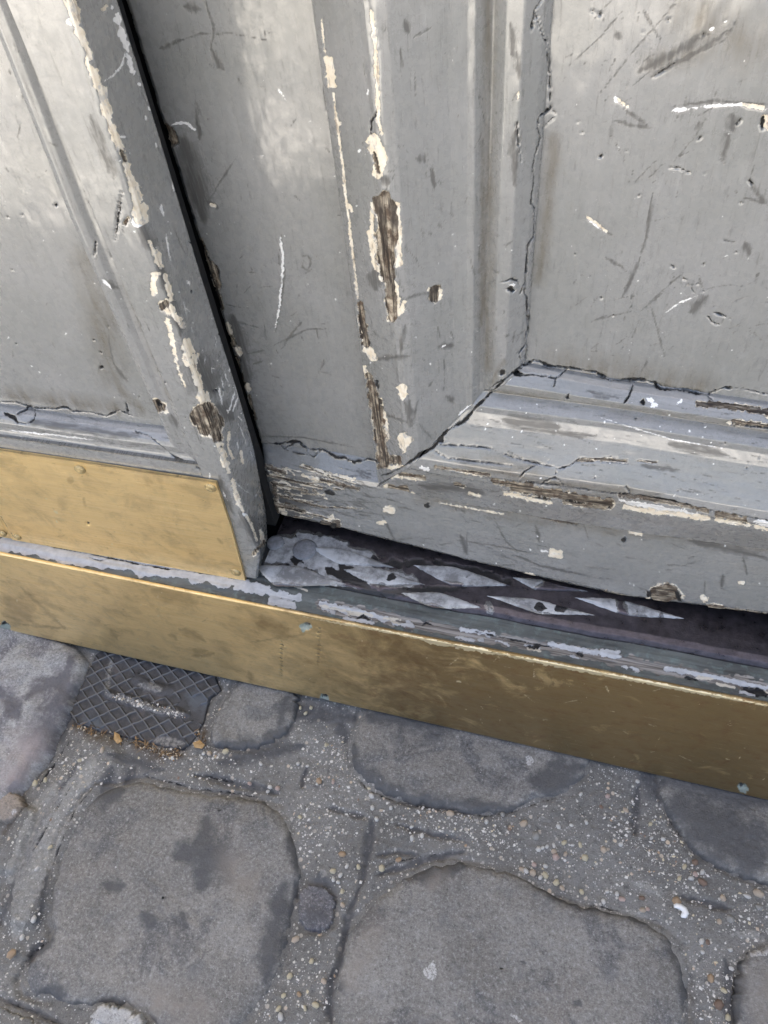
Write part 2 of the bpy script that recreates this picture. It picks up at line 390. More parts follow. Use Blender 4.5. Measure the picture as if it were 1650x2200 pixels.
def plain(name, col, rough=.7, var=.25, scale=200):
    n = NT(name); tc = n.node('ShaderNodeTexCoord').outputs['Object']
    nz = n.noise(tc, scale, 4, .6)
    c = n.mix(n.ramp(nz, .3, .7), tuple(x * (1 - var) for x in col), tuple(min(1, x * (1 + var)) for x in col))
    return n.finish(c, rough, nz, .0006)

M_PAINT = paint_material('grey_gloss_paint')
M_BRASS = brass_material('aged_brass')
M_SILL = sill_material('weathered_sill')
M_TREAD = tread_material('worn_tread_metal')
M_LOZ = tread_material('painted_lozenge', 9)
M_COB = stone_material('dark_cobble', (.175, .166, .148), (.265, .252, .226))
M_COB2 = stone_material('pale_granite', (.24, .235, .23), (.42, .415, .40), (.14, .135, .15), (.44, .38, .36), (.66, .65, .63))
M_COB3 = stone_material('white_stone', (.38, .38, .37), (.5, .5, .49), (.2, .2, .2), (.45, .43, .4), (.7, .7, .68))
M_MORTAR = mortar_material('gritty_mortar')
M_IRON = iron_material('cast_iron')
M_DARK = plain('gap_shade_black', (.008, .008, .008), .95)  # near-black colour stands in for unlit depth behind the gaps

# ------------------------------------------------------------------ frames of the two leaves
_th = math.radians(3.2)
UR = np.array([math.cos(_th), -math.sin(_th), 0]); NR = np.array([-math.sin(_th), -math.cos(_th), 0])
OR = np.array([-.05, .0755, 0]) - NR * .014
_tl = -math.atan(.0157)
UL = np.array([math.cos(_tl), -math.sin(_tl), 0]); NL = np.array([-math.sin(_tl), -math.cos(_tl), 0])
OL = np.array([-.11, .0227, 0])
ZUP = np.array([0, 0, 1.0])
def PR(u, z, d): return OR + UR * u[..., None] + NR * d[..., None] + ZUP * z[..., None]
def PL(u, z, d): return OL + UL * u[..., None] + NL * d[..., None] + ZUP * z[..., None]
def arc(K):
    """length along a sampled profile"""
    d = np.linalg.norm(np.diff(K, axis=-2), axis=-1); return np.concatenate([np.zeros(d.shape[:-1] + (1,)), np.cumsum(d, -1)], -1)
def gpv(a, b, off): return np.stack([a, b, np.full(a.shape, float(off))], -1)

# ------------------------------------------------------------------ wear and a painted highlight traced mark by mark (photo pixel positions, put onto the surface they mark)
rng = random.Random(7)
def scuffs(n, x0, y0, x1, y1, ang, spread, lo, hi, kind='d', r=(1.7, 3.2)):
    out = []
    for _ in range(n):
        x, y = rng.uniform(x0, x1), rng.uniform(y0, y1); a = math.radians(rng.gauss(ang, spread)); L = lo * (hi / lo) ** (rng.random() ** 1.6)
        b = rng.uniform(-.25, .25)
        p = []
        for k in range(4):
            t = k / 3 * L; p += [x + math.cos(a + b * k / 3) * t, y + math.sin(a + b * k / 3) * t]
        out.append((kind, rng.uniform(*r), p, .6))
    return out
def chips(n, x0, y0, x1, y1, kind='l', r=(1.2, 2.6)):
    return [(kind, rng.uniform(*r), [x, y, x + rng.uniform(-4, 4), y + rng.uniform(-4, 4)]) for x, y in ((rng.uniform(x0, x1), rng.uniform(y0, y1)) for _ in range(n))]

K_STILE = [560,954,602,953,624,949,642,949,660,965,696,966,725,983,740,983,760,994,776,990,791,986,807,990,812,996]
K_PANV = [1165,0,1148,24,1161,51,1169,85,1175,87,1179,130,1181,232,1158,252,1156,276,1162,294,1150,335,1146,362,1147,394,1141,437,1149,447,1147,508,1136,524,1132,563,1130,599,1128,630,1133,636,1134,678,1134,700,1128,730,1133,745,1128,770,1119,788]
K_PANH = [1050,835,1085,814,1119,788,1145,774,1159,777,1177,786,1199,788,1221,790,1275,799,1312,817,1374,815,1403,821,1417,834,1468,837,1519,848,1555,832,1595,835,1635,845,1680,850]
K_MITRE = [818,1022,840,1016,870,1000,905,976,930,962,960,926,1000,903,1030,866,1060,838,1090,812,1119,790]
CRACKS_R = [
 ('k', 2.2, K_STILE), ('k', 1.6, K_PANV), ('k', 2.6, K_PANH), ('k', 2.4, K_MITRE),
 ('k', 1.5, [1148,24,1143,70]), ('k', 1.3, [1181,232,1195,245,1165,275]), ('k', 1.2, [1131,600,1122,622,1118,632]),
 ('k', 1.8, [1119,806,1148,805,1195,812,1203,806,1219,792]), ('k', 2.2, [1519,848,1532,861]), ('k', 1.0, [1130,740,1115,760,1122,775]),
 ('k', 1.2, [1360,826,1352,850,1340,868]), ('k', 1.0, [1195,812,1190,830]),
 ('k', 1.2, [602,953,612,965,624,957,634,949]), ('k', 1.0, [656,958,664,976,675,982,690,968]), ('k', .9, [612,965,640,975,664,976]),
 ('k', 5.5, [943,941,950,948]), ('k', 4.5, [898,975,910,974]), ('k', 6, [1078,797,1084,806]), ('k', 5, [1105,800,1120,803]),
]
WEAR_STILE = CRACKS_R + [
 ('w', 9, [361,277,368,290,372,305]), ('l', 3, [366,270,385,264,402,265,420,279]), ('l', 3, [366,308,378,311]),
 ('w', 5, [430,520,440,545,452,572]), ('w', 9, [452,572,462,592,466,612]), ('c', 3, [433,530,447,562,466,628,478,664]), ('w', 4, [466,625,478,662]),
 ('c', 6, [488,698,493,712]), ('w', 5, [494,725,504,742]), ('c', 5, [508,748,518,760]), ('w', 5, [508,770,514,800,522,825]), ('c', 5, [530,826,535,838]), ('w', 3, [535,850,548,900]),
 ('l', 2.5, [601,508,608,550,606,600], 3.2), ('l', 3.0, [606,600,600,660,590,712], 1.0), ('l', 2.8, [597,190,605,202,617,218], 1), ('d', 4, [604,505,611,600,592,714]),
 ('d', 3, [335,106,380,90,430,72,500,72,590,90]), ('d', 8, [345,104,390,86]), ('d', 12, [452,103,468,132,480,150]), ('d', 4, [440,0,460,60,452,110]),
 ('d', 3, [510,335,470,395,438,448]), ('d', 9, [420,215,430,300]), ('d', 14, [395,10,430,20]), ('c', 4, [455,440,463,444]), ('d', 8, [440,432,470,446]),
 ('d', 3, [588,742,660,708,700,706]), ('d', 4, [610,740,640,700,650,690]), ('d', 3, [530,760,570,752]), ('d', 5, [545,783,566,774]), ('d', 3, [505,690,560,706]),
 ('d', 3, [648,552,658,548,668,556,668,570,660,580,648,574,646,562]), ('d', 60, [430,860,520,900]), ('d', 3, [540,936,650,940,760,960]),
 ('d', 40, [395,300,440,470]), ('d', 26, [500,680,530,840]), ('k', 1.6, [690,60,696,160,704,240]),
 ('k', 1.2, [545,930,560,945]), ('d', 7, [690,40,705,260]),
] + scuffs(26, 400, 30, 740, 940, 70, 45, 12, 70) + scuffs(30, 480, 560, 700, 900, 15, 40, 8, 55) + chips(26, 400, 30, 760, 930, 'l', (.8, 1.8))
WEAR_RAIL = CRACKS_R + [
 ('d', 65, [600,1050,660,1070]), ('d', 60, [590,1070,650,1080]), ('d', 30, [580,1010,600,1090]),
 ('w', 5, [566,1000,585,1005,612,1014]), ('w', 2, [575,1020,640,1035,690,1048]), ('w', 3, [585,1036,660,1054]), ('w', 2.5, [590,1060,640,1075,700,1090]), ('w', 4, [600,1085,650,1098]),
 ('c', 8, [600,1040,618,1046]), ('c', 3.5, [650,1020,680,1030,710,1040]), ('c', 2, [566,998,600,1008]), ('c', 6, [604,1088,612,1100]), ('c', 5, [618,1112,628,1118]), ('w', 4, [590,1040,596,1100,612,1122]),
 ('c', 4, [648,1000,700,1018,760,1030]), ('w', 3, [690,1030,770,1050]), ('k', 3.5, [573,1012,578,1018]), ('k', 3, [700,1054,720,1060]),
 ('w', 15, [704,1128,718,1132]), ('c', 8, [700,1118,712,1114]), ('c', 5, [700,1143,735,1147]), ('k', 5, [712,1124,722,1128]),
 ('c', 7, [830,1094,842,1098]), ('c', 5, [815,1124,826,1121]), ('c', 8, [843,1170,858,1174]), ('k', 5, [914,1084,922,1085]), ('c', 9, [1183,1186,1198,1190]), ('l', 2, [1160,1183,1180,1186]),
 ('k', 4.5, [1336,1157,1344,1158]), ('c', 3, [1352,1142,1376,1145]), ('w', 18, [1412,1276,1440,1272]), ('c', 5, [1393,1285,1402,1264,1425,1257,1452,1262,1466,1282]), ('k', 5, [1392,1278,1398,1270]), ('k', 5, [1452,1266,1462,1290]), ('w', 5, [1385,1298,1460,1308]),
 ('c', 5, [1591,1250,1597,1252]), ('c', 6, [1510,1283,1516,1288]), ('d', 2.5, [1515,1245,1512,1280]), ('c', 4, [1127,1233,1147,1236]), ('w', 6, [1525,1302,1580,1314,1660,1325]), ('c', 3, [1580,1318,1650,1330]),
 ('w', 3, [615,1128,700,1146]), ('c', 2, [720,1150,770,1162]), ('w', 3, [1300,1270,1380,1295]),
 ('c', 2.2, [945,1080,1010,1092,1080,1104]), ('c', 3, [1205,1110,1260,1119,1322,1130]), ('c', 2, [1362,1134,1402,1139]), ('w', 2.5, [1120,1098,1200,1118,1240,1124]), ('c', 3.5, [1352,1143,1378,1146]), ('c', 4, [1090,1092,1102,1094]),
 ('d', 9, [988,1150,1004,1192]), ('d', 3, [1060,1110,1085,1160,1110,1185]), ('d', 4, [820,1105,850,1165]), ('d', 3, [980,1160,1060,1172,1150,1190]), ('d', 9, [1150,1130,1160,1160]),
 ('d', 4, [1596,1195,1605,1235]), ('d', 8, [1555,1235,1550,1260]), ('d', 4, [1100,1190,1160,1215,1300,1245]), ('d', 12, [1480,1160,1650,1200]),
 ('g', 20, [1050,1100,1210,1120,1380,1146,1650,1182]), ('g', 14, [900,1072,1050,1098]),
] + scuffs(22, 575, 1000, 720, 1110, 14, 9, 20, 90, 'w', (.8, 1.8)) + scuffs(110, 570, 1000, 780, 1110, 14, 9, 20, 110, 'd', (2.4, 4.5)) + scuffs(7, 570, 1000, 740, 1110, 14, 12, 8, 40, 'c', (1, 2.5)) + scuffs(70, 640, 1060, 1650, 1290, 10, 12, 12, 90) + scuffs(22, 800, 1080, 1600, 1260, 60, 25, 10, 50) + chips(40, 640, 1060, 1650, 1300, 'l', (.8, 2.0))
WEAR_MV = CRACKS_R + [
 ('c', 2.2, [690,40,699,130]), ('c', 8, [704,128,708,150,713,182]), ('c', 2.6, [715,200,735,350,745,440,757,540,768,640]), ('c', 5, [748,440,755,452]), ('c', 4, [722,255,728,265]),
 ('w', 7, [773,655,780,700,786,740]), ('c', 9, [790,750,800,768]), ('c', 5, [782,790,790,810]), ('w', 8, [790,810,803,850]), ('k', 4, [806,820,812,835]), ('w', 11, [800,850,812,900,818,960,822,995]), ('c', 5, [816,860,826,900,832,940]), ('w', 9, [825,992,855,990]), ('c', 4, [835,1005,862,1002]),
 ('c', 5, [797,25,802,60,806,110]), ('c', 4.5, [806,110,811,180,813,260]), ('c', 2.5, [813,260,820,290]),
 ('c', 14, [802,302,812,330,818,350]), ('c', 10, [815,350,812,372]), ('w', 3.5, [802,330,812,370]), ('d', 14, [815,385,838,392]),
 ('w', 21, [822,435,832,470,836,520]), ('w', 17, [822,520,828,560,833,590]), ('w', 9, [836,590,838,640]), ('w', 12, [838,640,842,682]),
 ('c', 6, [852,440,857,510,856,570]), ('c', 5, [800,440,798,490,803,540]), ('c', 8, [818,560,822,600]), ('c', 9, [846,615,850,650,852,670]), ('c', 5, [793,500,802,560,812,580]),
 ('w', 13, [934,630,934,635]), ('c', 4, [922,622,934,618,946,626,946,640,934,648,924,642]), ('d', 4, [870,645,890,635,925,628]), ('c', 5, [868,650,862,668]),
 ('c', 9, [864,832,866,848]), ('c', 12, [862,940,872,948]), ('c', 8, [866,955,868,974], 2), ('d', 12, [880,862,882,920]), ('d', 6, [868,865,880,880]),
 ('l', 4, [771,322,773,328]), ('d', 15, [895,340,915,345]), ('d', 26, [800,580,806,620]), ('k', 1.5, [810,238,797,262,795,290]), ('l', 2, [789,205,792,190]),
 ('d', 8, [925,360,935,400]), ('d', 7, [945,480,950,490]), ('d', 9, [943,745,975,742]), ('d', 8, [930,380,940,400]), ('l', 2, [950,745,958,741]),
 ('d', 14, [870,45,878,70]), ('d', 5, [860,100,866,145]), ('d', 4, [890,80,925,60]),
 ('k', 4, [1097,618,1104,626]), ('k', 5, [1090,622,1105,623]), ('k', 1.4, [1078,606,1100,600,1114,604,1116,616]), ('l', 3, [1092,612,1108,614]),
 ('d', 13, [1098,50,1104,120]), ('d', 12, [1110,110,1114,170]), ('c', 3, [1113,200,1114,212]), ('d', 12, [1108,270,1104,330,1108,400]), ('k', 1.3, [1110,262,1115,310,1120,350]),
 ('d', 5, [1085,530,1100,520]), ('d', 6, [1087,725,1093,718]), ('d', 3, [1130,740,1110,760]), ('l', 3, [985,892,1000,880]), ('l', 2.5, [990,888,1012,870]), ('d', 10, [960,850,975,865]),
 ('d', 4, [920,830,930,820]), ('d', 3, [940,700,947,730]), ('d', 8, [870,700,860,760]), ('d', 9, [810,770,880,765]), ('d', 5, [800,880,880,910]), ('d', 3, [900,910,930,945]),
 ('g', 22, [1050,0,1050,300,1045,600,1048,790]), ('g', 10, [1038,300,1034,700]), ('g', 12, [1080,780,1060,820]),
] + scuffs(46, 760, 20, 1040, 930, 85, 18, 14, 90) + scuffs(20, 790, 300, 1000, 900, 20, 40, 10, 40) + scuffs(22, 1055, 200, 1130, 760, 95, 25, 8, 40) + chips(50, 760, 30, 1130, 930, 'l', (.8, 1.9))
WEAR_PANEL = CRACKS_R + [
 ('l', 5.5, [1320,206,1328,218]), ('c', 4, [1328,215,1347,230]), ('l', 4.5, [1442,237,1480,234]), ('l', 3.2, [1480,233,1540,227,1600,224,1650,236]), ('c', 4.5, [1600,226,1640,232]), ('d', 4, [1440,230,1540,216,1650,226]),
 ('c', 3.2, [1262,467,1285,484,1302,497]), ('l', 2.5, [1262,470,1290,492]), ('d', 4, [1265,474,1320,508]), ('c', 13, [1645,262,1660,275]), ('k', 4, [1640,250,1636,280]),
 ('d', 5, [1402,420,1396,460,1388,510,1378,545]), ('d', 5.5, [1378,545,1362,590,1335,642]), ('d', 2, [1402,415,1396,450]),
 ('k', 2.0, [1466,596,1476,604,1482,615,1492,628]), ('k', 2, [1533,671,1548,676,1571,685]), ('k', 1.6, [1519,678,1530,692,1546,699]), ('d', 3, [1500,590,1512,625]),
 ('d', 16, [1370,155,1430,125,1520,75]), ('d', 9, [1400,165,1490,118,1570,65]), ('d', 3, [1400,166,1470,130,1560,85,1585,40]), ('k', 1.2, [1405,164,1450,136]), ('l', 3, [1525,65,1535,58]), ('l', 2.5, [1556,48,1562,44]),
 ('k', 1.6, [1438,358,1460,362,1487,374]), ('d', 2.5, [1440,356,1490,300,1520,250,1534,190]), ('d', 5, [1492,280,1505,262]), ('k', 3, [1496,302,1508,292]), ('d', 18, [1572,245,1578,285]), ('d', 13, [1566,290,1552,345]), ('k', 2, [1580,270,1592,256]),
 ('d', 9, [1612,388,1630,420,1650,440]), ('k', 3, [1608,385,1618,398]), ('d', 6, [1600,425,1650,440]), ('d', 7, [1322,258,1355,270,1398,276]), ('d', 7, [1340,235,1370,255,1390,270]),
 ('d', 3, [1290,200,1370,100,1450,10]), ('d', 2.5, [1215,150,1290,80,1340,20]), ('d', 6, [1380,20,1418,85]), ('k', 2, [1268,20,1280,30,1300,32]), ('d', 12, [1325,70,1335,88]),
 ('d', 2.5, [1385,660,1440,610,1470,585]), ('d', 2.5, [1375,670,1430,625]), ('d', 2, [1270,690,1360,668]), ('d', 2.5, [1410,345,1370,385,1365,395]), ('k', 1.2, [1440,568,1450,578]),
 ('d', 2.5, [1550,515,1580,520]), ('k', 1.3, [1552,515,1575,521]), ('d', 14, [1600,520,1610,545]), ('d', 20, [1480,670,1520,640]), ('l', 1.5, [1430,672,1460,650,1500,635]),
 ('k', 2.5, [1290,335,1292,337]), ('d', 3, [1430,775,1394,640]), ('d', 4, [1545,340,1562,355]), ('d', 6, [1300,555,1340,575]), ('d', 3, [1335,570,1345,585]),
 ('g', 60, [1200,790,1500,840]), ('g', 25, [1190,300,1160,600]), ('d', 3, [1390,775,1378,800]), ('d', 2.5, [1620,715,1640,735]), ('g', 90, [1500,40,1600,90]), ('g', 40, [1400,140,1500,110]),
] + scuffs(60, 1200, 20, 1650, 800, -48, 26, 10, 80, r=(1.5, 2.8)) + scuffs(22, 1250, 600, 1650, 780, -25, 25, 20, 90, r=(1.4, 2.4)) + chips(60, 1190, 20, 1650, 800, 'l', (.7, 1.7)) + chips(24, 1190, 20, 1650, 800, 'k', (.8, 1.8))
WEAR_MH = CRACKS_R + [
 ('w', 3.1, [935,1003,1000,1014,1050,1022]), ('w', 4.9, [1060,1034,1100,1042,1150,1050]), ('w', 10.5, [1105,1046,1180,1060,1250,1074,1310,1084]), ('c', 5, [1085,1060,1130,1070,1180,1080]), ('w', 4.2, [1215,1080,1300,1092]), ('k', 2.6, [1130,1068,1180,1076]), ('k', 2.6, [1215,1078,1250,1085]),
 ('l', 6, [1332,1075,1400,1090,1440,1098,1500,1106]), ('c', 5, [1340,1088,1400,1100,1460,1106,1520,1114]), ('w', 3.5, [1330,1064,1400,1074,1460,1084,1520,1100]), ('w', 5.6, [1540,1106,1600,1118]), ('c', 4, [1540,1118,1610,1128]), ('l', 6, [1622,1120,1660,1128]), ('c', 4, [1620,1130,1660,1140]),
 ('k', 2.0, [1040,1026,1120,1036,1200,1044,1300,1058,1380,1066,1440,1076,1500,1092,1540,1100,1600,1110,1660,1122]),
 ('w', 8.4, [838,1050,870,1054]), ('c', 5, [830,1046,860,1062,885,1062]), ('w', 4.2, [860,1020,910,1028]), ('c', 4, [840,1022,900,1030]), ('l', 4, [900,1004,925,1010]), ('w', 4.2, [980,1040,995,1045]),
 ('c', 3, [1010,1060,1030,1066]), ('d', 20, [900,1040,1040,1060]),
 ('k', 1.2, [1085,977,1110,985,1150,995,1195,1005]), ('k', 1.8, [1196,1006,1192,1024,1186,1030]), ('k', 1.3, [1186,1028,1200,1030,1212,1044]), ('k', 1.0, [1186,1028,1170,1035,1160,1042]), ('k', 1.2, [1200,1008,1225,1000,1245,985]), ('k', 1.0, [1150,1000,1125,1015,1115,1030]),
 ('w', 2.8, [1250,988,1300,989,1345,992]), ('c', 2, [1295,984,1325,984]), ('w', 1.4, [1370,990,1410,994]), ('k', 1.0, [1345,1045,1355,1060]), ('k', 1.2, [945,956,1000,958,1055,964]), ('k', 1.0, [935,970,960,985,1000,990,1100,1000]),
 ('k', 5.5, [1214,853,1222,855]), ('k', 5.5, [1378,862,1386,863]), ('l', 7, [1392,856,1404,862]), ('l', 5, [1400,870,1412,872]), ('l', 3, [1455,868,1466,858]), ('d', 4, [1340,865,1352,850]), ('l', 3, [1085,818,1100,812]),
 ('w', 6.3, [1500,866,1560,872,1600,876,1650,886]), ('w', 5.6, [1575,908,1620,912,1660,918]), ('c', 3.5, [1565,908,1590,908]), ('c', 5, [1645,892,1650,896]), ('k', 2, [1600,916,1660,922]),
 ('g', 20, [1060,842,1150,855,1300,880,1400,895,1500,908,1650,928]), ('g', 12, [1120,856,1300,884,1420,902]), ('g', 14, [1550,920,1650,935]),
 ('d', 5, [1260,840,1330,855]), ('d', 5, [1270,850,1310,856]), ('l', 1.2, [1290,897,1380,925,1450,945,1560,965]), ('d', 18, [1440,955,1560,975]), ('d', 9, [1380,1000,1460,1010]), ('d', 8, [1300,990,1345,993]), ('w', 1.8, [1240,990,1300,986]),
 ('d', 25, [1080,900,1200,920]), ('g', 30, [1000,1000,1200,1040,1400,1065]), ('g', 34, [1050,990,1150,1015]), ('d', 10, [1100,915,1280,940]),
] + scuffs(70, 980, 870, 1650, 1060, 9, 8, 12, 80) + scuffs(26, 900, 1050, 1650, 1130, 10, 14, 10, 50) + chips(60, 960, 860, 1650, 1120, 'l', (.8, 2.2)) + chips(20, 960, 860, 1650, 1120, 'k', (.8, 1.6))

CRACKS_L = [('k', 1.8, [0,864,36,864,69,877,127,877,142,874,153,883,196,886,229,895,255,881,284,894]), ('k', 1.2, [270,862,276,890]), ('k', 1.6, [290,926,320,936,345,957,372,980,400,992,430,1006]),
 ('k', 3.5, [8,886,30,896,38,910]), ('k', 2.5, [36,890,60,876,70,872]), ('k', 1.2, [76,880,74,900,60,910,38,908]), ('k', 1.2, [420,1003,432,1010])]
WEAR_LP = CRACKS_L + [('k', 4, [216,788,219,791]), ('d', 7, [214,786,222,794]), ('d', 2, [230,690,236,740,244,780,262,812]), ('k', 2.5, [232,700,233,702]), ('k', 2, [215,755,218,758]), ('d', 5, [250,790,275,820]),
 ('k', 3, [118,440,121,443]), ('d', 5, [18,150,22,160]), ('d', 3, [45,265,36,300]), ('g', 50, [190,560,240,800]), ('g', 30, [20,850,250,880]), ('d', 3, [10,360,20,370]), ('g', 16, [220,790,300,880]),
] + scuffs(26, 0, 60, 300, 850, 80, 40, 8, 40, r=(1.4, 2.4)) + chips(40, 0, 60, 300, 860, 'l', (.7, 1.6)) + chips(20, 0, 60, 300, 860, 'k', (.8, 1.6))
WEAR_GLINT_LM = CRACKS_L + [('w', 9, [335,868,345,880]), ('c', 5, [333,860,352,872,356,885]), ('k', 4, [336,866,344,872]), ('d', 12, [370,895,380,915]), ('d', 3, [205,520,208,560]), ('k', 1.2, [207,515,202,550]), ('d', 12, [225,600,250,620]),
 ('d', 3, [30,95,42,115]), ('d', 5, [105,305,125,315]), ('k', 2, [217,448,218,460]), ('k', 2, [240,540,243,562]), ('l', 3, [220,600,240,620]),
 ('g', 12, [200,400,300,690,370,850]), ('d', 16, [60,905,300,940]), ('l', 1.5, [20,925,120,935,200,945]), ('k', 1.0, [150,965,200,972,260,985]), ('d', 4, [230,985,310,1000]), ('w', 3, [340,988,400,1000]), ('k', 1.6, [350,996,440,1012])  # pale l streak along the lower moulding is a painted highlight
] + scuffs(30, 0, 890, 400, 1000, 8, 8, 10, 70) + scuffs(24, 60, 100, 400, 860, 68, 20, 10, 50) + chips(30, 40, 100, 440, 1000, 'l', (.8, 1.8))
WEAR_LST = CRACKS_L + [
 ('c', 13, [150,8,158,30,164,40]), ('c', 8, [160,45,172,70,182,92]), ('l', 10, [148,42,158,50]), ('c', 6, [182,92,190,110,192,125]), ('c', 4, [190,125,186,135,195,152]), ('c', 8, [200,150,208,175,218,196]), ('c', 10, [218,196,226,225,230,245]),
 ('c', 5, [232,250,240,275]), ('c', 8, [242,275,252,305,260,325]), ('w', 4, [262,325,270,345]), ('c', 7, [270,350,278,375,284,395]), ('c', 11, [288,400,294,430,299,460]), ('c', 16, [298,455,303,466]), ('l', 9, [285,474,305,480]), ('w', 4, [268,480,275,470]),
 ('c', 5, [322,520,330,545]), ('c', 8, [336,545,343,570]), ('c', 6, [354,590,362,615,368,645]), ('c', 6, [332,590,328,612,330,630]), ('c', 5, [330,590,344,588]), ('c', 12, [356,655,368,668]), ('w', 7, [348,660,356,652]), ('c', 7, [376,676,384,686]), ('c', 5, [384,690,394,702]),
 ('c', 6, [360,690,372,740,382,790,396,830], 2), ('c', 11, [400,735,406,755]), ('c', 13, [403,768,416,775]), ('c', 8, [415,790,425,820]), ('c', 6, [426,820,434,845]), ('c', 12, [432,850,445,868]), ('c', 10, [425,880,422,905]), ('w', 30, [442,895,452,912]), ('w', 16, [460,925,466,935]), ('c', 8, [465,935,474,960]), ('c', 8, [474,960,486,995]), ('c', 4, [486,995,492,1015]),
 ('c', 5, [500,1035,508,1065,514,1085]), ('c', 4, [516,1085,522,1098]), ('l', 6, [522,1102,530,1110]), ('c', 3, [530,1110,545,1140,552,1160]), ('c', 4, [560,1140,566,1165]), ('c', 3, [492,930,490,960,500,985]), ('c', 3, [518,970,522,995]),
 ('l', 8, [248,30,256,50]), ('l', 7, [256,50,266,85,274,110]), ('l', 5, [272,110,282,145,288,160]), ('l', 3.5, [298,176,300,184]), ('l', 2, [270,112,262,140,246,160,222,176]), ('c', 4, [222,22,228,14]), ('l', 3, [240,12,242,20]),
 ('l', 3, [318,228,322,236]), ('l', 3, [312,250,316,258]), ('l', 2.5, [258,294,270,294]), ('l', 2, [334,308,336,318]), ('l', 2.5, [370,385,374,410]), ('l', 3, [345,440,352,465]), ('l', 4, [403,603,408,612]), ('l', 1.6, [356,500,366,560]), ('l', 2, [470,830,478,870]), ('l', 1.8, [500,760,492,800]), ('l', 1.8, [505,840,490,890]), ('l', 1.6, [512,850,500,885]),
 ('d', 60, [410,760,455,840]), ('d', 35, [470,870,500,900]), ('d', 16, [340,560,390,720]), ('d', 24, [300,480,330,540]), ('k', 1.4, [262,410,246,520]), ('d', 5, [262,410,250,470]), ('d', 16, [195,250,245,380]),
 ('d', 26, [520,1100,560,1180]), ('w', 4, [545,1190,568,1165]), ('d', 12, [470,1020,500,1100]),
 ('c', 3, [450,925,470,945]), ('k', 2, [340,870,350,890]), ('d', 8, [370,890,385,920]),
] + scuffs(60, 200, 20, 560, 1150, 72, 16, 10, 80) + chips(110, 250, 60, 560, 1120, 'l', (.8, 2.0)) + scuffs(30, 380, 640, 540, 1100, 72, 14, 14, 60, 'l', (.6, 1.3)) + chips(30, 330, 480, 500, 1000, 'k', (.8, 2))
WEAR_LR = [('p', 1, [0, 0])]

# ------------------------------------------------------------------ right leaf (ajar)
STEP = .00075
ZT = .70
def span(a, b, lo, hi, step=None, coarse=.006):
    """fine steps between lo and hi, coarse ones outside"""
    step = step or STEP; p = []
    if lo > a: p.append(np.arange(a, lo, coarse))
    p.append(np.arange(max(a, lo), min(b, hi), step))
    if hi < b: p.append(np.arange(hi, b + coarse * .5, coarse))
    return np.concatenate(p)

def cnt(keys, step=STEP):
    k = np.asarray(keys, float)
    return [max(2, int(round(np.linalg.norm(k[i + 1] - k[i]) / step))) for i in range(len(k) - 1)]

right = empty('door_leaf', tuple(OR + UR * .2 + ZUP * .18), 'bare grey painted door leaf standing slightly ajar, without any brass plate', 'door')
BACK_R = -NR * .03

# stile: left arris and flat face
keys = np.array([(-.0542, -.045), (-.0556, -.005), (-.0548, -.0018), (-.0522, -.0002), (-.0465, 0), (.060, 0)])
K = resample(keys, cnt(keys)); zs = span(.255, ZT, .255, .605)
U, Z = K[:, 0][:, None] + 0 * zs, zs[None, :] + 0 * K[:, :1]; Dp = K[:, 1][:, None] + 0 * zs
ar = np.exp(-((U + .0525) / .004) ** 2)
U = U + ar * .0009 * fbm(Z * 90, Z * 0 + 3, 11, 3)
sheet('stile', PR(U, Z, Dp), gpv(Z, arc(K)[:, None] + 0 * Z, 1), M_PAINT, right, WEAR_STILE, BACK_R, seed=2)

# bottom rail with sloped top and rounded worn end
us = span(-.0555, .62, -.0555, .375)
zb = np.interp(us, [-.0555, -.0056, .0557, .1145, .20, .2421, .336, .6], [.1899, .1899, .1872, .1832, .1815, .1824, .1995, .205])
zf = np.interp(us, [-.0555, -.045, .0013, .0505, .6], [.2505, .2535, .2598, .2632, .2632])
zc = np.interp(us, [-.0555, -.002, .045, .6], [.2652, .2735, .2728, .30])
bl = sstep(.049, .062, us)
endr = np.clip((us + .0555) / .010, 0, 1); endd = -.016 * (1 - np.sqrt(np.maximum(0, 1 - (1 - endr) ** 2)))
fr = .014 + 0 * us
ks = np.stack([np.stack([zb + .001, -.035 + 0 * us], -1), np.stack([zb, .006 + endd], -1), np.stack([zb + .0025, .0115 + endd], -1), np.stack([zb + .008, fr + endd], -1),
               np.stack([zf - .004, fr + endd], -1), np.stack([zf, fr - .0018 * (1 - bl) + endd], -1), np.stack([zc + .001, (-.0005) * (1 - bl) + .012 * bl + np.minimum(endd, 0) * .3], -1), np.stack([zc + .008, -.004 + 0 * us], -1)], -2)
K = resample(ks, [44, 5, 8, 66, 6, 20, 8])
U = us[:, None] + 0 * K[..., 0]
bot = np.exp(-((K[..., 0] - zb[:, None]) / .006) ** 2)
Zr = K[..., 0] + bot * .0009 * fbm(U * 70, U * 0 + 1, 21, 3)
lump = np.exp(-((U + .050) / .022) ** 2) * .0008 * fbm(U * 60, K[..., 0] * 260, 5, 3)
sheet('bottom_rail', PR(U, Zr, K[..., 1]), gpv(U, arc(K), 2), M_PAINT, right, WEAR_RAIL, BACK_R, flip=True, seed=3, extra=lump)

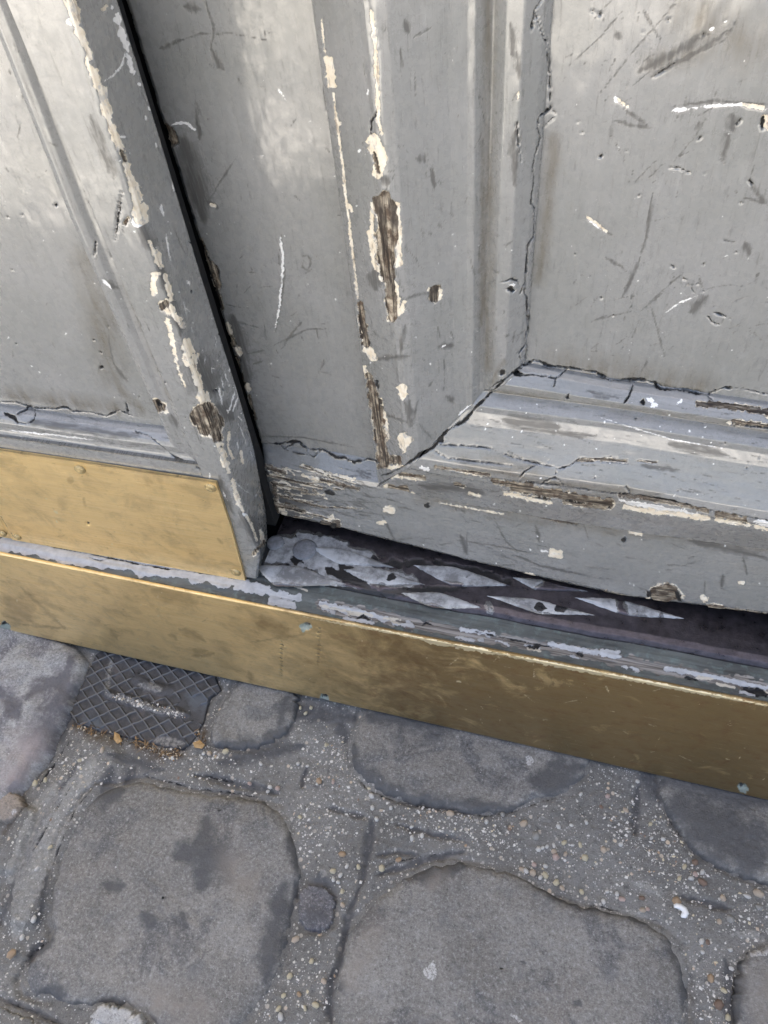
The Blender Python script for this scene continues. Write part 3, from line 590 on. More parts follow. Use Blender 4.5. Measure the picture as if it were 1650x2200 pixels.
# bolection moulding, mitred at the lower left corner
MV = np.array([(.0462, -.003), (.0467, .0112), (.0478, .0128), (.0750, .0290), (.0785, .0314), (.0825, .0322), (.0875, .0308), (.0990, .0235), (.1085, .0178), (.1155, .0148), (.1190, .0145), (.1222, .0095), (.1245, .0075), (.1272, .0092), (.1310, .0122), (.1380, .0125), (.1450, .0065), (.1472, .0025), (.1476, -.004)])
c_m = cnt(MV); KV = resample(MV, c_m)
MH = MV.copy(); MH[0, 1] = .0115; MH[1, 1] = .0150; MH[2, 1] = .0160
KH = resample(MH, c_m)
def zprof(t, u):
    """height of the lower moulding's profile point that corresponds to t on the upright one"""
    a = np.interp(u, [.0455, .12, .18, .24, .31, .6], [.2600, .2612, .2632, .2680, .2775, .290])
    b = np.interp(u, [.084, .135, .214, .268, .31, .6], [.3139, .3165, .3240, .3240, .3256, .328])
    c = np.interp(u, [.1245, .21, .29, .6], [.3690, .3722, .3718, .3715])
    e = np.interp(u, [.1475, .20, .245, .6], [.3895, .3872, .3872, .3890])
    t0, t1, t2, t3 = .0462, .0822, .1245, .1476
    return np.where(t < t1, a + (b - a) * (t - t0) / (t1 - t0), np.where(t < t2, b + (c - b) * (t - t1) / (t2 - t1), c + (e - c) * (t - t2) / (t3 - t2)))
tv = KV[:, 0]
zm = zprof(tv, tv)
sv = span(0, 1, 0, .82, STEP / .42, .012); sv = sv / sv[-1]
Z = zm[:, None] + sv[None, :] * (ZT - zm)[:, None]; U = KV[:, 0][:, None] + 0 * Z; Dp = KV[:, 1][:, None] + 0 * Z
wav = .0010 * vnoise(Z * 9, U * 30, 31)
ridge = np.exp(-((U - .0795) / .005) ** 2)
Dp = Dp + wav * .6 + ridge * -.0012 * np.clip(fbm(Z * 60, U * 200, 8, 3), 0, 1)
sheet('upright_moulding', PR(U, Z, Dp), gpv(Z, arc(KV)[:, None] + 0 * Z, 3), M_PAINT, right, WEAR_MV, BACK_R, seed=4)
su = span(0, 1, 0, .60, STEP / .54, .012); su = su / su[-1]
U = tv[:, None] + su[None, :] * (.60 - tv)[:, None]; Z = zprof(tv[:, None] + 0 * U, U); Dp = KH[:, 1][:, None] + 0 * U
edge = np.exp(-((tv[:, None] - .0785) / .006) ** 2)
Dp = Dp + .0008 * vnoise(U * 9, Z * 30, 33) - edge * .0014 * np.clip(fbm(U * 50, Z * 160, 12, 3) + .2, 0, 1)
sheet('lower_moulding', PR(U, Z, Dp), gpv(U, arc(KH)[:, None] * 1.15 + 0 * U, 4), M_PAINT, right, WEAR_MH, BACK_R, flip=True, seed=5)
# field panel
us = span(.139, .60, .139, .375); zs = span(.380, ZT, .38, .605)
U, Z = np.meshgrid(us, zs, indexing='ij')
sheet('panel', PR(U, Z, .0007 * vnoise(U * 4, Z * 4, 40)), gpv(Z, U, 5), M_PAINT, right, WEAR_PANEL, BACK_R, seed=6, rough=.00014)

# ------------------------------------------------------------------ left leaf
left = empty('door_leaf', tuple(OL - UL * .2 + ZUP * .18), 'grey painted wooden door leaf with a brass plate screwed across its foot', 'door')
BACK_L = -NL * .03
zk = [.170, .180, .214, .2965, .3737, .4452, .501, .5566, .5972, .72]
arr = [.0085, .0085, .0205, .0188, .0198, .0228, .0222, .0256, .0272, .029]
zs = span(.178, ZT, .178, .625)
ua = np.interp(zs, zk, arr); ua = np.convolve(np.pad(ua, 20, mode='edge'), np.ones(41) / 41, 'valid')
ub = np.interp(zs, [.17, .18, .2178, .297, .35, .45, .55, .7], [.003, .005, .0118, .0194, .0205, .0208, .0222, .0224])
ua = ua + .0007 * fbm(zs * 80, zs * 0, 51, 3)
o0 = 0 * zs
ks = np.stack([np.stack([o0 - .0015, o0], -1), np.stack([ua - .0040, o0], -1), np.stack([ua - .0012, o0 - .0006], -1), np.stack([ua, o0 - .0030], -1), np.stack([ub, o0 - .0400], -1), np.stack([ub - .030, o0 - .0420], -1)], -2)
K = resample(ks, [22, 4, 4, 48, 20]); Z = zs[:, None] + 0 * K[..., 0]
sheet('stile', PL(K[..., 0], Z, K[..., 1]), gpv(Z, arc(K), 6), M_PAINT, left, WEAR_LST, BACK_L, flip=True, seed=7, skirt=False)
us = span(-.50, .0, -.24, .0, .0015); zs = np.arange(.178, .318, .0015)
U, Z = np.meshgrid(us, zs, indexing='ij')
sheet('bottom_rail', PL(U, Z, 0 * U - .0004), gpv(U, Z, 7), M_PAINT, left, CRACKS_L[6:], BACK_L, seed=8)
LV = np.array([(.0035, -.0012), (-.0008, -.0004), (-.0018, -.0014), (-.0042, -.0050), (-.0072, -.0068), (-.0105, -.0066), (-.0135, -.0044), (-.0170, -.0034), (-.0205, -.0048), (-.0235, -.0095), (-.0246, -.0130), (-.0250, -.0190)])
LH = LV.copy(); LH[:, 1] = [-.0012, -.0004, -.0012, -.0026, -.0040, -.0046, -.0042, -.0040, -.0056, -.0098, -.0130, -.0190]
c_l = cnt(LV); KL = resample(LV, c_l); KLH = resample(LH, c_l); tl = KL[:, 0]
zml = .335 - (tl + .0245) * .895
sv = span(0, 1, 0, .84, STEP / .38, .012); sv = sv / sv[-1]
Z = zml[:, None] + sv[None, :] * (ZT - zml)[:, None]
shift = np.interp(Z, [.30, .50, .58, .7], [0, 0, .004, .008])
grow = sstep(0, .16, Z - zml[:, None]); U = tl[:, None] + shift; Dp = KLH[:, 1][:, None] * (1 - grow) + KL[:, 1][:, None] * grow + .0005 * vnoise(Z * 9, U * 40, 61)
sheet('upright_moulding', PL(U, Z, Dp), gpv(Z, arc(KL)[:, None] + 0 * Z, 8), M_PAINT, left, WEAR_GLINT_LM, BACK_L, flip=True, seed=9)
su = span(0, 1, 0, .48, STEP / .47, .012); su = su / su[-1]
U = tl[:, None] + su[None, :] * (-.50 - tl)[:, None]; Z = zml[:, None] + 0 * U + .0008 * vnoise(U * 12, U * 0, 63); Dp = KLH[:, 1][:, None] + 0 * U
sheet('lower_moulding', PL(U, Z, Dp), gpv(U, arc(KL)[:, None] + 0 * U, 9), M_PAINT, left, WEAR_GLINT_LM, BACK_L, seed=10)
us = span(-.50, -.0225, -.22, -.0225); zs = span(.330, ZT, .33, .625)
U, Z = np.meshgrid(us, zs, indexing='ij')
sheet('panel', PL(U + np.interp(Z, [.3, .5, .58, .7], [0, 0, .004, .008]), Z, -.0155 + .0007 * vnoise(U * 4, Z * 4, 71)), gpv(Z, U, 10), M_PAINT, left, WEAR_LP, BACK_L, seed=11, rough=.00014)

# upper parts of both leaves (above the view) and the rebate strip blackened as the gap's shade
def slab(name, Pf, u0, u1, z0, z1, d0, d1, mat, parent):
    V = [Pf(np.array(u), np.array(z), np.array(d)) for d in (d0, d1) for z in (z0, z1) for u in (u0, u1)]
    Q = np.array([(0, 2, 3, 1), (4, 5, 7, 6), (0, 1, 5, 4), (2, 6, 7, 3), (0, 4, 6, 2), (1, 3, 7, 5)])
    return new_mesh_obj(name, V, Q, mat, parent, smooth=False)
M_FLAT = plain('grey_flat_paint', (.33, .327, .31), .35, .08, 60)
slab('upper_panel', PR, -.057, .62, ZT + .0005, 2.1, -.04, .0, M_FLAT, right)
slab('upper_panel', PL, -.52, .022, ZT + .0005, 2.1, -.040, .0, M_FLAT, left)
slab('shade_rebate_strip', PL, -.03, .036, .19, 2.1, -.105, -.088, M_DARK, left)  # colour set near-black to paint the shade inside the gap
slab('shade_backing', PR, -.03, .62, .20, ZT, -.06, -.045, M_DARK, right)
slab('shade_backing', PL, -.50, .012, .19, ZT, -.060, -.047, M_DARK, left)

# brass plates on the left leaf
WEAR_BP = [('d', 6, [180,1070,184,1090]), ('d', 5, [466,1156,480,1170]), ('k', 2.0, [187,1122,191,1128]), ('d', 14, [145,1030,155,1036]), ('l', 2.5, [116,1096,124,1102]), ('l', 2, [120,1118,124,1122]),
           ('d', 8, [468,1034,540,1240]), ('k', 1.6, [470,1034,500,1130,532,1240]), ('k', 1.5, [0,1110,16,1135,30,1156])] + scuffs(30, 0, 990, 500, 1220, 12, 30, 6, 26, r=(1.4, 2.4)) + chips(24, 0, 990, 500, 1230, 'l', (.6, 1.4))
def brass_plate(u0f, u1f, d, seed, name='kick_plate'):
    zs = np.linspace(.1768, .3046, 100); s = np.linspace(0, 1, max(20, int(abs(u1f(.24) - u0f(.24)) / .0014)))
    U = u0f(zs)[None, :] * (1 - s)[:, None] + u1f(zs)[None, :] * s[:, None]; Z = zs[None, :] + 0 * U
    Dp = d + .0005 * vnoise(U * 9, Z * 9, seed) - .0004 * sstep(.003, 0, U - u0f(zs)[None, :]) * 0
    return sheet(name, PL(U, Z, Dp), gpv(U, Z, 20 + seed), M_BRASS, left, WEAR_BP, -NL * .0022, seed=seed, rough=.0002)
jl = lambda z: np.interp(z, [.1764, .2078, .3046], [-.2233, -.2199, -.2095])
je = lambda z: np.interp(z, [.1764, .2501, .3046], [.0001, .0066, .0091])
plate = brass_plate(lambda z: jl(z) + .0004, je, .0026, 1)
plate2 = brass_plate(lambda z: jl(z) * 0 - .50, lambda z: jl(z) - .0002, .0020, 2)

def dome(name, c, n, r, h, mat, parent, slot=True, seg=14):
    n = n / np.linalg.norm(n); a = np.cross(n, ZUP if abs(n[2]) < .9 else np.array([1.0, 0, 0])); a /= np.linalg.norm(a); b = np.cross(n, a)
    V = []; prof = [(1.0, -.3), (1.0, .25), (.86, .62), (.62, .88), (.30, 1.0)]
    for rr, hh in prof:
        for k in range(seg):
            t = 2 * math.pi * k / seg
            q = c + r * rr * (a * math.cos(t) + b * math.sin(t)) + n * h * hh
            if slot and rr < .9 and abs(math.sin(t + .6)) * rr < .16: q = q - n * h * .55
            V.append(q)
    V.append(c + n * h * (.45 if slot else 1.0))
    Q = []; T = len(V) - 1
    for i in range(len(prof) - 1):
        for k in range(seg): Q.append((i * seg + k, i * seg + (k + 1) % seg, (i + 1) * seg + (k + 1) % seg, (i + 1) * seg + k))
    for k in range(0, seg): Q.append(((len(prof) - 1) * seg + k, (len(prof) - 1) * seg + (k + 1) % seg, T, T))
    Q = np.array(Q)
    # last fan as triangles
    me_q = Q[:-seg]; tri = Q[-seg:, :3]
    me = bpy.data.meshes.new(name)
    off = np.array(parent.parent.location if parent is not None and parent.parent else (parent.location if parent is not None else (0, 0, 0)))
    me.from_pydata([tuple(np.array(v) - off) for v in V], [], [tuple(int(i) for i in f) for f in me_q] + [tuple(int(i) for i in f) for f in tri])
    me.polygons.foreach_set('use_smooth', [True] * len(me.polygons)); me.materials.append(mat)
    o = bpy.data.objects.new(name, me); COL.objects.link(o); o.parent = parent; return o
M_SCREW = plain('brass_screw', (.46, .36, .19), .42, .35, 700)
M_SCREW.node_tree.nodes['Principled BSDF'].inputs['Metallic'].default_value = .7
for (x, y), pp in (((172, 1008), plate), ((453, 1047), plate), ((507, 1229), plate), ((38, 1153), plate), ((6, 1146), plate2)):
    c = on_plane(x, y, OL + NL * .0028, NL)
    dome('screw', c, NL, .0044 if x > 50 else .0036, .0022, M_SCREW, pp)

# ------------------------------------------------------------------ threshold
thr = empty('threshold', (0, .05, .09), 'worn door threshold with peeling sill, dark tread strip and long brass front plate', 'threshold')
WEAR_REFL_K = [('g', 1000, [1420,1540,1700,1610]), ('g', 420, [1250,1480,1320,1500]), ('d', 8, [45,1262,90,1305,140,1350]), ('d', 6, [140,1350,50,1342]), ('d', 14, [235,1352,250,1374]), ('d', 16, [385,1350,440,1375]), ('d', 12, [365,1365,380,1372]), ('d', 12, [415,1395,445,1400]), ('d', 8, [410,1410,460,1405]),  # g strokes paint a dark reflection over the right end, coloured as tarnish
 ('d', 60, [20,1290,60,1330]), ('d', 6, [535,1380,640,1365,655,1360]), ('d', 26, [560,1330,620,1370]), ('d', 10, [536,1440,540,1470]), ('d', 16, [550,1340,580,1350]), ('d', 40, [820,1460,900,1480]), ('d', 46, [780,1400,960,1420]), ('d', 30, [330,1270,420,1290]),
 ('d', 8, [35,1185,40,1190]), ('d', 3.5, [606,1374,605,1405,603,1440,606,1452]), ('d', 3.5, [688,1348,686,1380,684,1410,682,1438]),
 ('l', 2.4, [650,1325,800,1352,900,1371,1000,1390]), ('l', 4, [900,1372,935,1382,975,1388]), ('l', 5.5, [975,1388,1020,1394,1060,1404]), ('l', 4, [1060,1402,1200,1430,1420,1472,1650,1517]),
 ('c', 8, [651,1346,660,1350]), ('k', 5, [650,1343,664,1345]), ('c', 7, [694,1498,700,1502]), ('k', 4, [691,1495,703,1497]), ('c', 8, [1590,1692,1600,1696]), ('k', 5, [1586,1687,1602,1690]), ('c', 8, [8,1344,16,1350]), ('k', 5, [4,1340,14,1342]),
 ('d', 4, [1000,1420,1080,1450]), ('l', 1.5, [1300,1470,1310,1490]), ('l', 2, [980,1463,990,1465])]
for x0 in (606, 686):                          # two columns of rubbed, unreadable ink marks
    for k in range(9): WEAR_REFL_K.append(('k', 1.3, [x0 - 5 + rng.uniform(-2, 2), 1376 + k * 9 - (26 if x0 == 686 else 0), x0 + rng.uniform(0, 4), 1379 + k * 9 + rng.uniform(-3, 3) - (26 if x0 == 686 else 0)]))
WEAR_REFL_K += scuffs(90, 0, 1210, 1650, 1690, 12, 30, 6, 46, r=(1.4, 2.4)) + chips(110, 0, 1210, 1650, 1690, 'l', (.6, 1.5)) + scuffs(40, 900, 1420, 1650, 1680, 40, 40, 10, 40, 'l', (.4, .8))
xs = span(-.62, .66, -.45, .37, .0014)
zt = np.interp(xs, [-.62, -.334, -.155, -.053, .042, .1476, .29, .66], [.1778, .1776, .1754, .1762, .1764, .1765, .1769, .177])
zb = np.interp(xs, [-.62, -.42, 0, .34, .66], [.0115, .0105, .0105, .0075, .0065])
o0 = 0 * xs
ks = np.stack([np.stack([o0 + .0024, zb], -1), np.stack([o0, zb + .0006], -1), np.stack([o0, zt - .0006], -1), np.stack([o0 + .0007, zt], -1), np.stack([o0 + .0026, zt], -1), np.stack([o0 + .0030, zt - .003], -1)], -2)
K = resample(ks, [2, 118, 2, 3, 3])
X = xs[:, None] + 0 * K[..., 0]
P = np.stack([X, K[..., 0] + .0006 * vnoise(X * 5, K[..., 1] * 9, 81), K[..., 1]], -1)
hole = np.zeros(X.shape)
for hx, hy in ((655, 1347), (696, 1499), (1595, 1692), (12, 1345)):
    c = on_plane(hx, hy, np.zeros(3), np.array([0, 1.0, 0]))
    rr = np.hypot(P[..., 0] - c[0], P[..., 2] - c[2]); hole = hole - .0030 * np.clip(1.15 - rr / .0046, 0, 1)
sheet('brass_plate', P, gpv(X, K[..., 1], 30), M_BRASS, thr, WEAR_REFL_K, (0, .0, 0), seed=12, rough=.00025, skirt=False, extra=hole)

# painted sill behind the brass edge
def zig(x0, y0, x1, y1, n, amp, r, kind='p'):
    p = []
    for i in range(n + 1): t = i / n; p += [x0 + (x1 - x0) * t, y0 + (y1 - y0) * t + rng.uniform(-amp, amp)]
    return (kind, r, p)
WEAR_S = [zig(-20, 1166, 150, 1190, 8, 4, 17), zig(150, 1192, 350, 1226, 10, 4, 18), zig(350, 1226, 500, 1252, 8, 3, 13), zig(480, 1250, 560, 1262, 6, 3, 12), zig(545, 1262, 640, 1286, 6, 4, 9), ('p', 10, [585,1292,630,1302]), ('p', 8, [515,1262,545,1268]),
 ('k', 1.6, [80,1166,150,1183,220,1195,300,1212,360,1222,430,1230,520,1245]), ('k', 2, [60,1150,130,1172,200,1180]), ('k', 1.6, [230,1200,215,1206,190,1196]), ('p', 6, [690,1297,760,1310,830,1330]), ('c', 3, [690,1302,760,1316,800,1322]),
 ('w', 12, [690,1300,900,1342,1100,1380,1300,1412,1500,1450,1650,1478]), ('p', 5, [740,1330,800,1338]), ('p', 5, [990,1352,1060,1364]), ('p', 6, [1180,1384,1250,1396,1330,1410]), ('p', 5, [1430,1435,1560,1460,1650,1478]), ('p', 4, [1290,1398,1330,1402]),
 ('k', 2, [1020,1356,1100,1374,1200,1392]), ('k', 2.4, [765,1330,780,1322,800,1335]), ('k', 2, [905,1345,915,1337,935,1345]), ('k', 3, [1130,1388,1160,1390]), ('k', 4, [1240,1403,1252,1408]), ('k', 3, [1450,1450,1500,1462]), ('k', 8, [1600,1480,1650,1492]),
 ('k', 3, [20,1196,200,1228,400,1268,600,1308,800,1348,1000,1388,1200,1427,1400,1466,1660,1518]), ('c', 2.5, [600,1245,640,1262,660,1270])]
for _ in range(26): x = rng.uniform(650, 1640); y = 1287 + (x - 650) * .196 + rng.uniform(2, 16); WEAR_S.append(('p' if rng.random() < .7 else 'c', rng.uniform(2, 4.5), [x, y, x + rng.uniform(8, 40), y + rng.uniform(2, 9)]))
xs = np.arange(-.60, .66, .0012); ys = np.arange(.0032, .060, .0008)
X, Yg = np.meshgrid(xs, ys, indexing='ij')
Zg = .1738 + .0016 * sstep(.012, .019, Yg + .002 * fbm(X * 40, X * 0, 91, 3)) * sstep(-.12, -.09, X) + .0022 * sstep(.006, .012, Yg) * sstep(-.09, -.12, X) + .0006 * fbm(X * 30, Yg * 300, 92, 3)
sheet('sill_board', np.stack([X, Yg, Zg], -1), gpv(X, Yg, 31), M_SILL, thr, WEAR_S, (0, 0, -.02), seed=13, rough=.0003, depth=dict(p=.0003, k=-.0012, w=-.0003))

# tread strip, lozenges, bolts
LOZ = [((862, 1272), (948, 1272), (1037, 1304), (930, 1303)), ((1040, 1278), (1140, 1284), (1283, 1321), (1160, 1318)), ((1230, 1282), (1320, 1284), (1478, 1329), (1350, 1322)), ((885, 1212), (975, 1216), (1102, 1258), (970, 1258)),
       ((735, 1222), (800, 1216), (918, 1255), (800, 1254)), ((548, 1212), (640, 1215), (745, 1253), (590, 1256)), ((1098, 1238), (1170, 1245), (1268, 1270), (1150, 1266)), ((660, 1172), (740, 1178), (850, 1218), (725, 1210))]
WEAR_T = [('p', 20, [600,1172,700,1182,790,1205]), ('p', 14, [700,1225,800,1238,880,1248]), ('p', 12, [560,1235,640,1245,720,1250]), ('p', 12, [690,1215,800,1225]), ('p', 16, [570,1190,640,1200,720,1212]), ('p', 8, [640,1150,740,1170]), ('p', 9, [640,1268,660,1272]),
 ('p', 7, [735,1266,760,1278]), ('p', 6, [740,1282,780,1290]), ('p', 6, [818,1284,824,1302]), ('p', 6, [835,1300,860,1310]), ('p', 5, [860,1308,905,1318]), ('p', 4, [690,1302,735,1305]), ('c', 3, [690,1304,790,1318]), ('c', 3, [870,1312,910,1322]),
 ('p', 3.5, [1230,1372,1256,1378]), ('p', 5, [1310,1388,1365,1394]), ('p', 4, [1420,1404,1450,1414]), ('c', 2.5, [1540,1425,1570,1432]), ('c', 2.5, [1060,1340,1130,1358]), ('p', 3, [1048,1300,1054,1312]),
 ('k', 9, [625,1200,650,1205]), ('k', 6, [590,1172,610,1168]), ('k', 12, [790,1200,812,1208]), ('k', 11, [832,1208,860,1212]), ('k', 10, [700,1222,720,1232,760,1250]), ('k', 9, [868,1210,885,1212]), ('k', 6, [740,1196,748,1204]), ('k', 4, [760,1190,765,1196]), ('k', 3, [560,1230,600,1238]), ('k', 16, [730,1215,790,1260]), ('k', 14, [880,1208,1000,1232,1100,1250]), ('k', 10, [560,1257,800,1276,1000,1262]),
 ('k', 3, [640,1262,700,1268])]
xs = np.arange(-.099, .66, .0012)
kk = np.array([(.0285, .1725), (.0290, .1765), (.0315, .1792), (.0365, .1806), (.0440, .1803), (.125, .1797)])
K = resample(kk, cnt(kk, .0010))
X = xs[:, None] + 0 * K[None, :, 0]; Yt = K[None, :, 0] + 0 * X + .0008 * fbm(X * 30, X * 0, 95, 3) * sstep(.05, .03, K[None, :, 0]); Zt = K[None, :, 1] + 0 * X + .0004 * fbm(X * 40, Yt * 60, 96, 3)
sheet('tread_strip', np.stack([X, Yt, Zt], -1), gpv(X, Yt + Zt, 32), M_TREAD, thr, WEAR_T, (0, 0, -.012), seed=14, rough=.0002, depth=dict(p=.0002, k=-.0006))
WEAR_Z = [('p', 16, [875,1274,940,1282,1010,1300]), ('p', 17, [920,1280,990,1292]), ('p', 18, [1060,1284,1140,1292,1200,1304]), ('p', 13, [1195,1305,1265,1319]), ('p', 15, [1130,1290,1160,1300]), ('k', 13, [1150,1306,1170,1304]), ('k', 10, [1192,1304,1220,1306]),
 ('p', 16, [1245,1286,1310,1294]), ('p', 12, [1300,1297,1318,1306]), ('p', 13, [1355,1294,1362,1306]), ('p', 15, [1384,1306,1400,1312]), ('p', 11, [1435,1318,1470,1328]), ('p', 20, [900,1220,980,1232,1060,1252]), ('p', 20, [950,1222,1040,1248]), ('k', 3, [1000,1238,1005,1240]),
 ('p', 17, [760,1228,840,1240,910,1253]), ('k', 11, [835,1236,848,1240]), ('p', 23, [570,1225,640,1236,735,1250]), ('p', 13, [1110,1242,1150,1250]), ('p', 22, [690,1185,760,1195,830,1212]), ('d', 20, [1150,1255,1250,1266])]
for poly in LOZ:
    pts = np.array([on_ground(x, y, .1815)[:2] for x, y in poly]); c = pts.mean(0)
    nt, nr = 72, 16
    a, b, cc, d = pts
    ring = []
    for (p, q, bow) in ((a, b, .0016), (b, cc, .0016), (cc, d, .0012), (d, a, .0012)):
        for k in range(nt // 4):
            t = k / (nt // 4); m = p * (1 - t) + q * t; nv = m - c; nv = nv / np.linalg.norm(nv); ring.append(m + nv * bow * math.sin(math.pi * t) + np.array([rng.uniform(-1, 1), rng.uniform(-1, 1)]) * .0003)
    ring = np.array(ring + ring[:1])
    rr = np.linspace(0.02, 1, nr)
    XY = c + (ring[None] - c) * rr[:, None, None]
    Zz = .1806 + .0016 * (1 - rr ** 5)[:, None] * np.ones(nt + 1)[None] - .0012 * (rr > .99)[:, None]
    sheet('lozenge', np.concatenate([XY, Zz[..., None]], -1), gpv(XY[..., 0], XY[..., 1], 33), M_LOZ, thr, WEAR_Z, (0, 0, -.001), seed=15, skirt=False, rough=.0001, depth=dict(p=.0002))
M_BOLT = plain('painted_bolt', (.24, .24, .245), .55, .3, 300)
for (x, y, r) in ((655, 1181, .0105), (592, 1166, .0075)):
    dome('bolt', on_ground(x, y, .1803), ZUP, r, .0022, M_BOLT, thr, slot=False, seg=20)
box('threshold_core', (-.62, .0045, .004), (.66, .30, .166), M_DARK, thr)

# ------------------------------------------------------------------ ground: mortar, cobbles, grit
def gpoly(px, z=.004): return [on_ground(x, y, z)[:2] for x, y in px]
def pairs(l): return [(l[i], l[i + 1]) for i in range(0, len(l), 2)]
def rim(poly, r=17):
    f = [c for p in poly + poly[:1] for c in p]; return [('d', r, f)]
ST1 = pairs([205,1690,300,1668,430,1698,530,1710,605,1728,630,1775,646,1830,654,1880,634,1930,624,2000,614,2060,592,2120,556,2170,520,2215,470,2260,360,2250,330,2195,300,2180,240,2152,190,2165,90,2150,45,2140,35,2110,60,2060,105,2025,110,2000,95,1970,105,1900,120,1830,140,1780,175,1720])
ST2 = pairs([860,1880,905,1858,960,1842,1050,1855,1130,1880,1190,1925,1260,1945,1340,1960,1420,1985,1462,2020,1482,2070,1484,2150,1478,2230,1300,2280,1000,2290,720,2270,712,2180,720,2090,738,2015,770,1960,810,1920])
ST3 = pairs([745,1600,750,1650,790,1690,850,1718,940,1734,1040,1752,1110,1740,1160,1720,1232,1706,1248,1676,1270,1655,1290,1600,1230,1530,1050,1480,850,1470,775,1520])
ST4 = pairs([1408,1660,1415,1710,1440,1760,1470,1810,1530,1860,1600,1890,1700,1915,1820,1900,1850,1760,1700,1640,1500,1590,1420,1610])
ST5 = pairs([-90,1320,60,1335,172,1390,192,1420,168,1470,142,1540,122,1580,92,1640,42,1700,12,1740,-60,1800,-160,1760,-200,1500])
ST6 = pairs([448,1560,478,1500,520,1450,620,1455,648,1500,628,1565,575,1602,510,1612,446,1600])
ST7 = pairs([1590,2055,1640,2025,1760,2010,1800,2260,1570,2270,1576,2150])
ST8 = pairs([196,2168,215,2152,250,2154,300,2175,326,2200,330,2270,180,2270])
ST9 = pairs([640,1905,664,1892,700,1900,722,1930,716,1985,690,2003,655,2000,636,1975])
ST10 = pairs([-25,1712,20,1697,47,1712,52,1738,28,1764,-25,1768])
ST11 = pairs([-120,2165,0,2155,120,2205,220,2240,150,2330,-100,2330])
COVER_PX = pairs([205,1405,190,1440,170,1490,150,1535,165,1556,230,1575,300,1592,360,1604,392,1612,425,1580,440,1545,452,1500,475,1482,440,1380,300,1350])
pave = empty('pavement', (0, -.15, 0), 'cobbled pavement of dark worn stones set in gritty mortar', None, None, 'structure')
WEAR_SHADE_G = [('d', 16, [165,1640,90,1770,40,1880,0,1990]), ('k', 2, [170,1660,120,1740,70,1830]), ('d', 10, [-10,2140,60,2170,140,2200]), ('k', 2, [0,2146,70,2172,140,2205]), ('d', 14, [418,1662,500,1682,600,1706]), ('k', 2, [425,1664,520,1684]),
 ('d', 9, [700,1735,790,1758]), ('d', 18, [800,1760,790,1840,775,1900]), ('d', 14, [775,1900,745,1980,735,2060,715,2110]), ('d', 14, [715,2080,705,2150,712,2210]), ('d', 9, [855,1772,920,1790,995,1806]), ('k', 1.6, [815,1868,850,1850,900,1842,985,1832]), ('d', 12, [810,1880,870,1862,930,1842,1000,1830]), ('d', 8, [810,1840,850,1830,900,1838]),
 ('d', 8, [660,1650,648,1690]), ('d', 12, [620,1870,640,1930]), ('d', 40, [690,1880,700,1960]), ('d', 30, [470,1640,650,1600]), ('d', 16, [1372,1690,1362,1790]), ('d', 12, [1460,1925,1570,1955]), ('d', 10, [1580,2090,1590,2200]), ('d', 22, [1560,2060,1570,2200]),
 ('d', 22, [230,1620,300,1640,350,1655]), ('d', 26, [240,1650,220,1700]), ('d', 30, [270,1690,290,1650]), ('d', 20, [100,1880,80,1990]), ('d', 18, [90,2020,60,2070]), ('g', 22, [165,1565,210,1582,240,1590]), ('g', 26, [300,1600,350,1622,380,1618]), ('g', 10, [440,1570,430,1600]), ('g', 10, [55,1690,40,1740,10,1790]),
 ('l', 7, [1360,1895,1385,1905,1430,1918]), ('l', 5, [1340,1955,1390,1970]), ('l', 9, [1570,2010,1620,2005,1650,2030]), ('l', 8, [690,1870,700,1880]), ('l', 6, [728,1608,733,1612]), ('l', 6, [785,1552,788,1556]), ('l', 8, [1130,1625,1140,1640]),
 ('d', 20, [640,1510,615,1580]), ('d', 22, [730,1520,740,1600]), ('d', 40, [1380,1650,1420,1720]), ('d', 40, [620,1530,760,1540]), ('d', 30, [160,1480,130,1590]), ('k', 2.5, [150,1590,110,1650,80,1690])]  # broad d strokes at the plate's foot paint contact shade along with damp dirt
CRK = [('k', 1.5, [745,1600,748,1650,790,1695,850,1722,940,1738,1040,1754,1110,1742,1160,1722,1240,1706]), ('k', 1.5, [310,1668,430,1697,530,1709,600,1722]), ('k', 1.5, [200,1690,160,1740,135,1800,115,1850,102,1930]), ('k', 1.5, [36,2110,60,2060,108,2020]), ('k', 1.5, [1190,1922,1260,1944,1340,1958,1420,1982]), ('k', 1.5, [1414,1690,1440,1765,1480,1820,1540,1865,1640,1902])]
WEAR_SHADE_G += CRK + [('l', 30, [200,1640,140,1730,95,1820,60,1910,30,2010]), ('l', 22, [120,1690,60,1800,20,1890])]
GSTEP = .00155
xs = np.arange(-.52, .47, GSTEP); ys = np.arange(-.38, .006, GSTEP)
X, Yg = np.meshgrid(xs, ys, indexing='ij')
Zg = .0018 * fbm(X * 18, Yg * 18, 101, 4) + .0006 * vnoise(X * 300, Yg * 300, 105) + .0004 * vnoise(X * 500, Yg * 500, 107)
pxg, pyg = project(np.stack([X, Yg, 0 * X], -1))
tr = fields(pxg, pyg, [s for s in WEAR_SHADE_G if s[0] == 'd' and s[1] < 19])['d']
closed = lambda p: [c for q in p + p[:1] for c in q]
rec = fields(pxg, pyg, [('d', 11, closed(p)) for p in (ST1, ST2, ST3, ST4, ST6, ST7, ST8, ST9, ST10)] + [('d', 18, closed(ST5)), ('d', 13, closed(COVER_PX))])['d']
Zg = Zg - .0038 * sstep(0, .8, rec) * np.clip(.45 + .9 * fbm(X * 22, Yg * 22, 131, 2), 0, 1)
edge = np.minimum(np.minimum(X + .52, .47 - X), np.minimum(Yg + .38, .05))
Zg = Zg - .0028 * sstep(0, .7, tr) - .012 * sstep(.02, 0, edge)
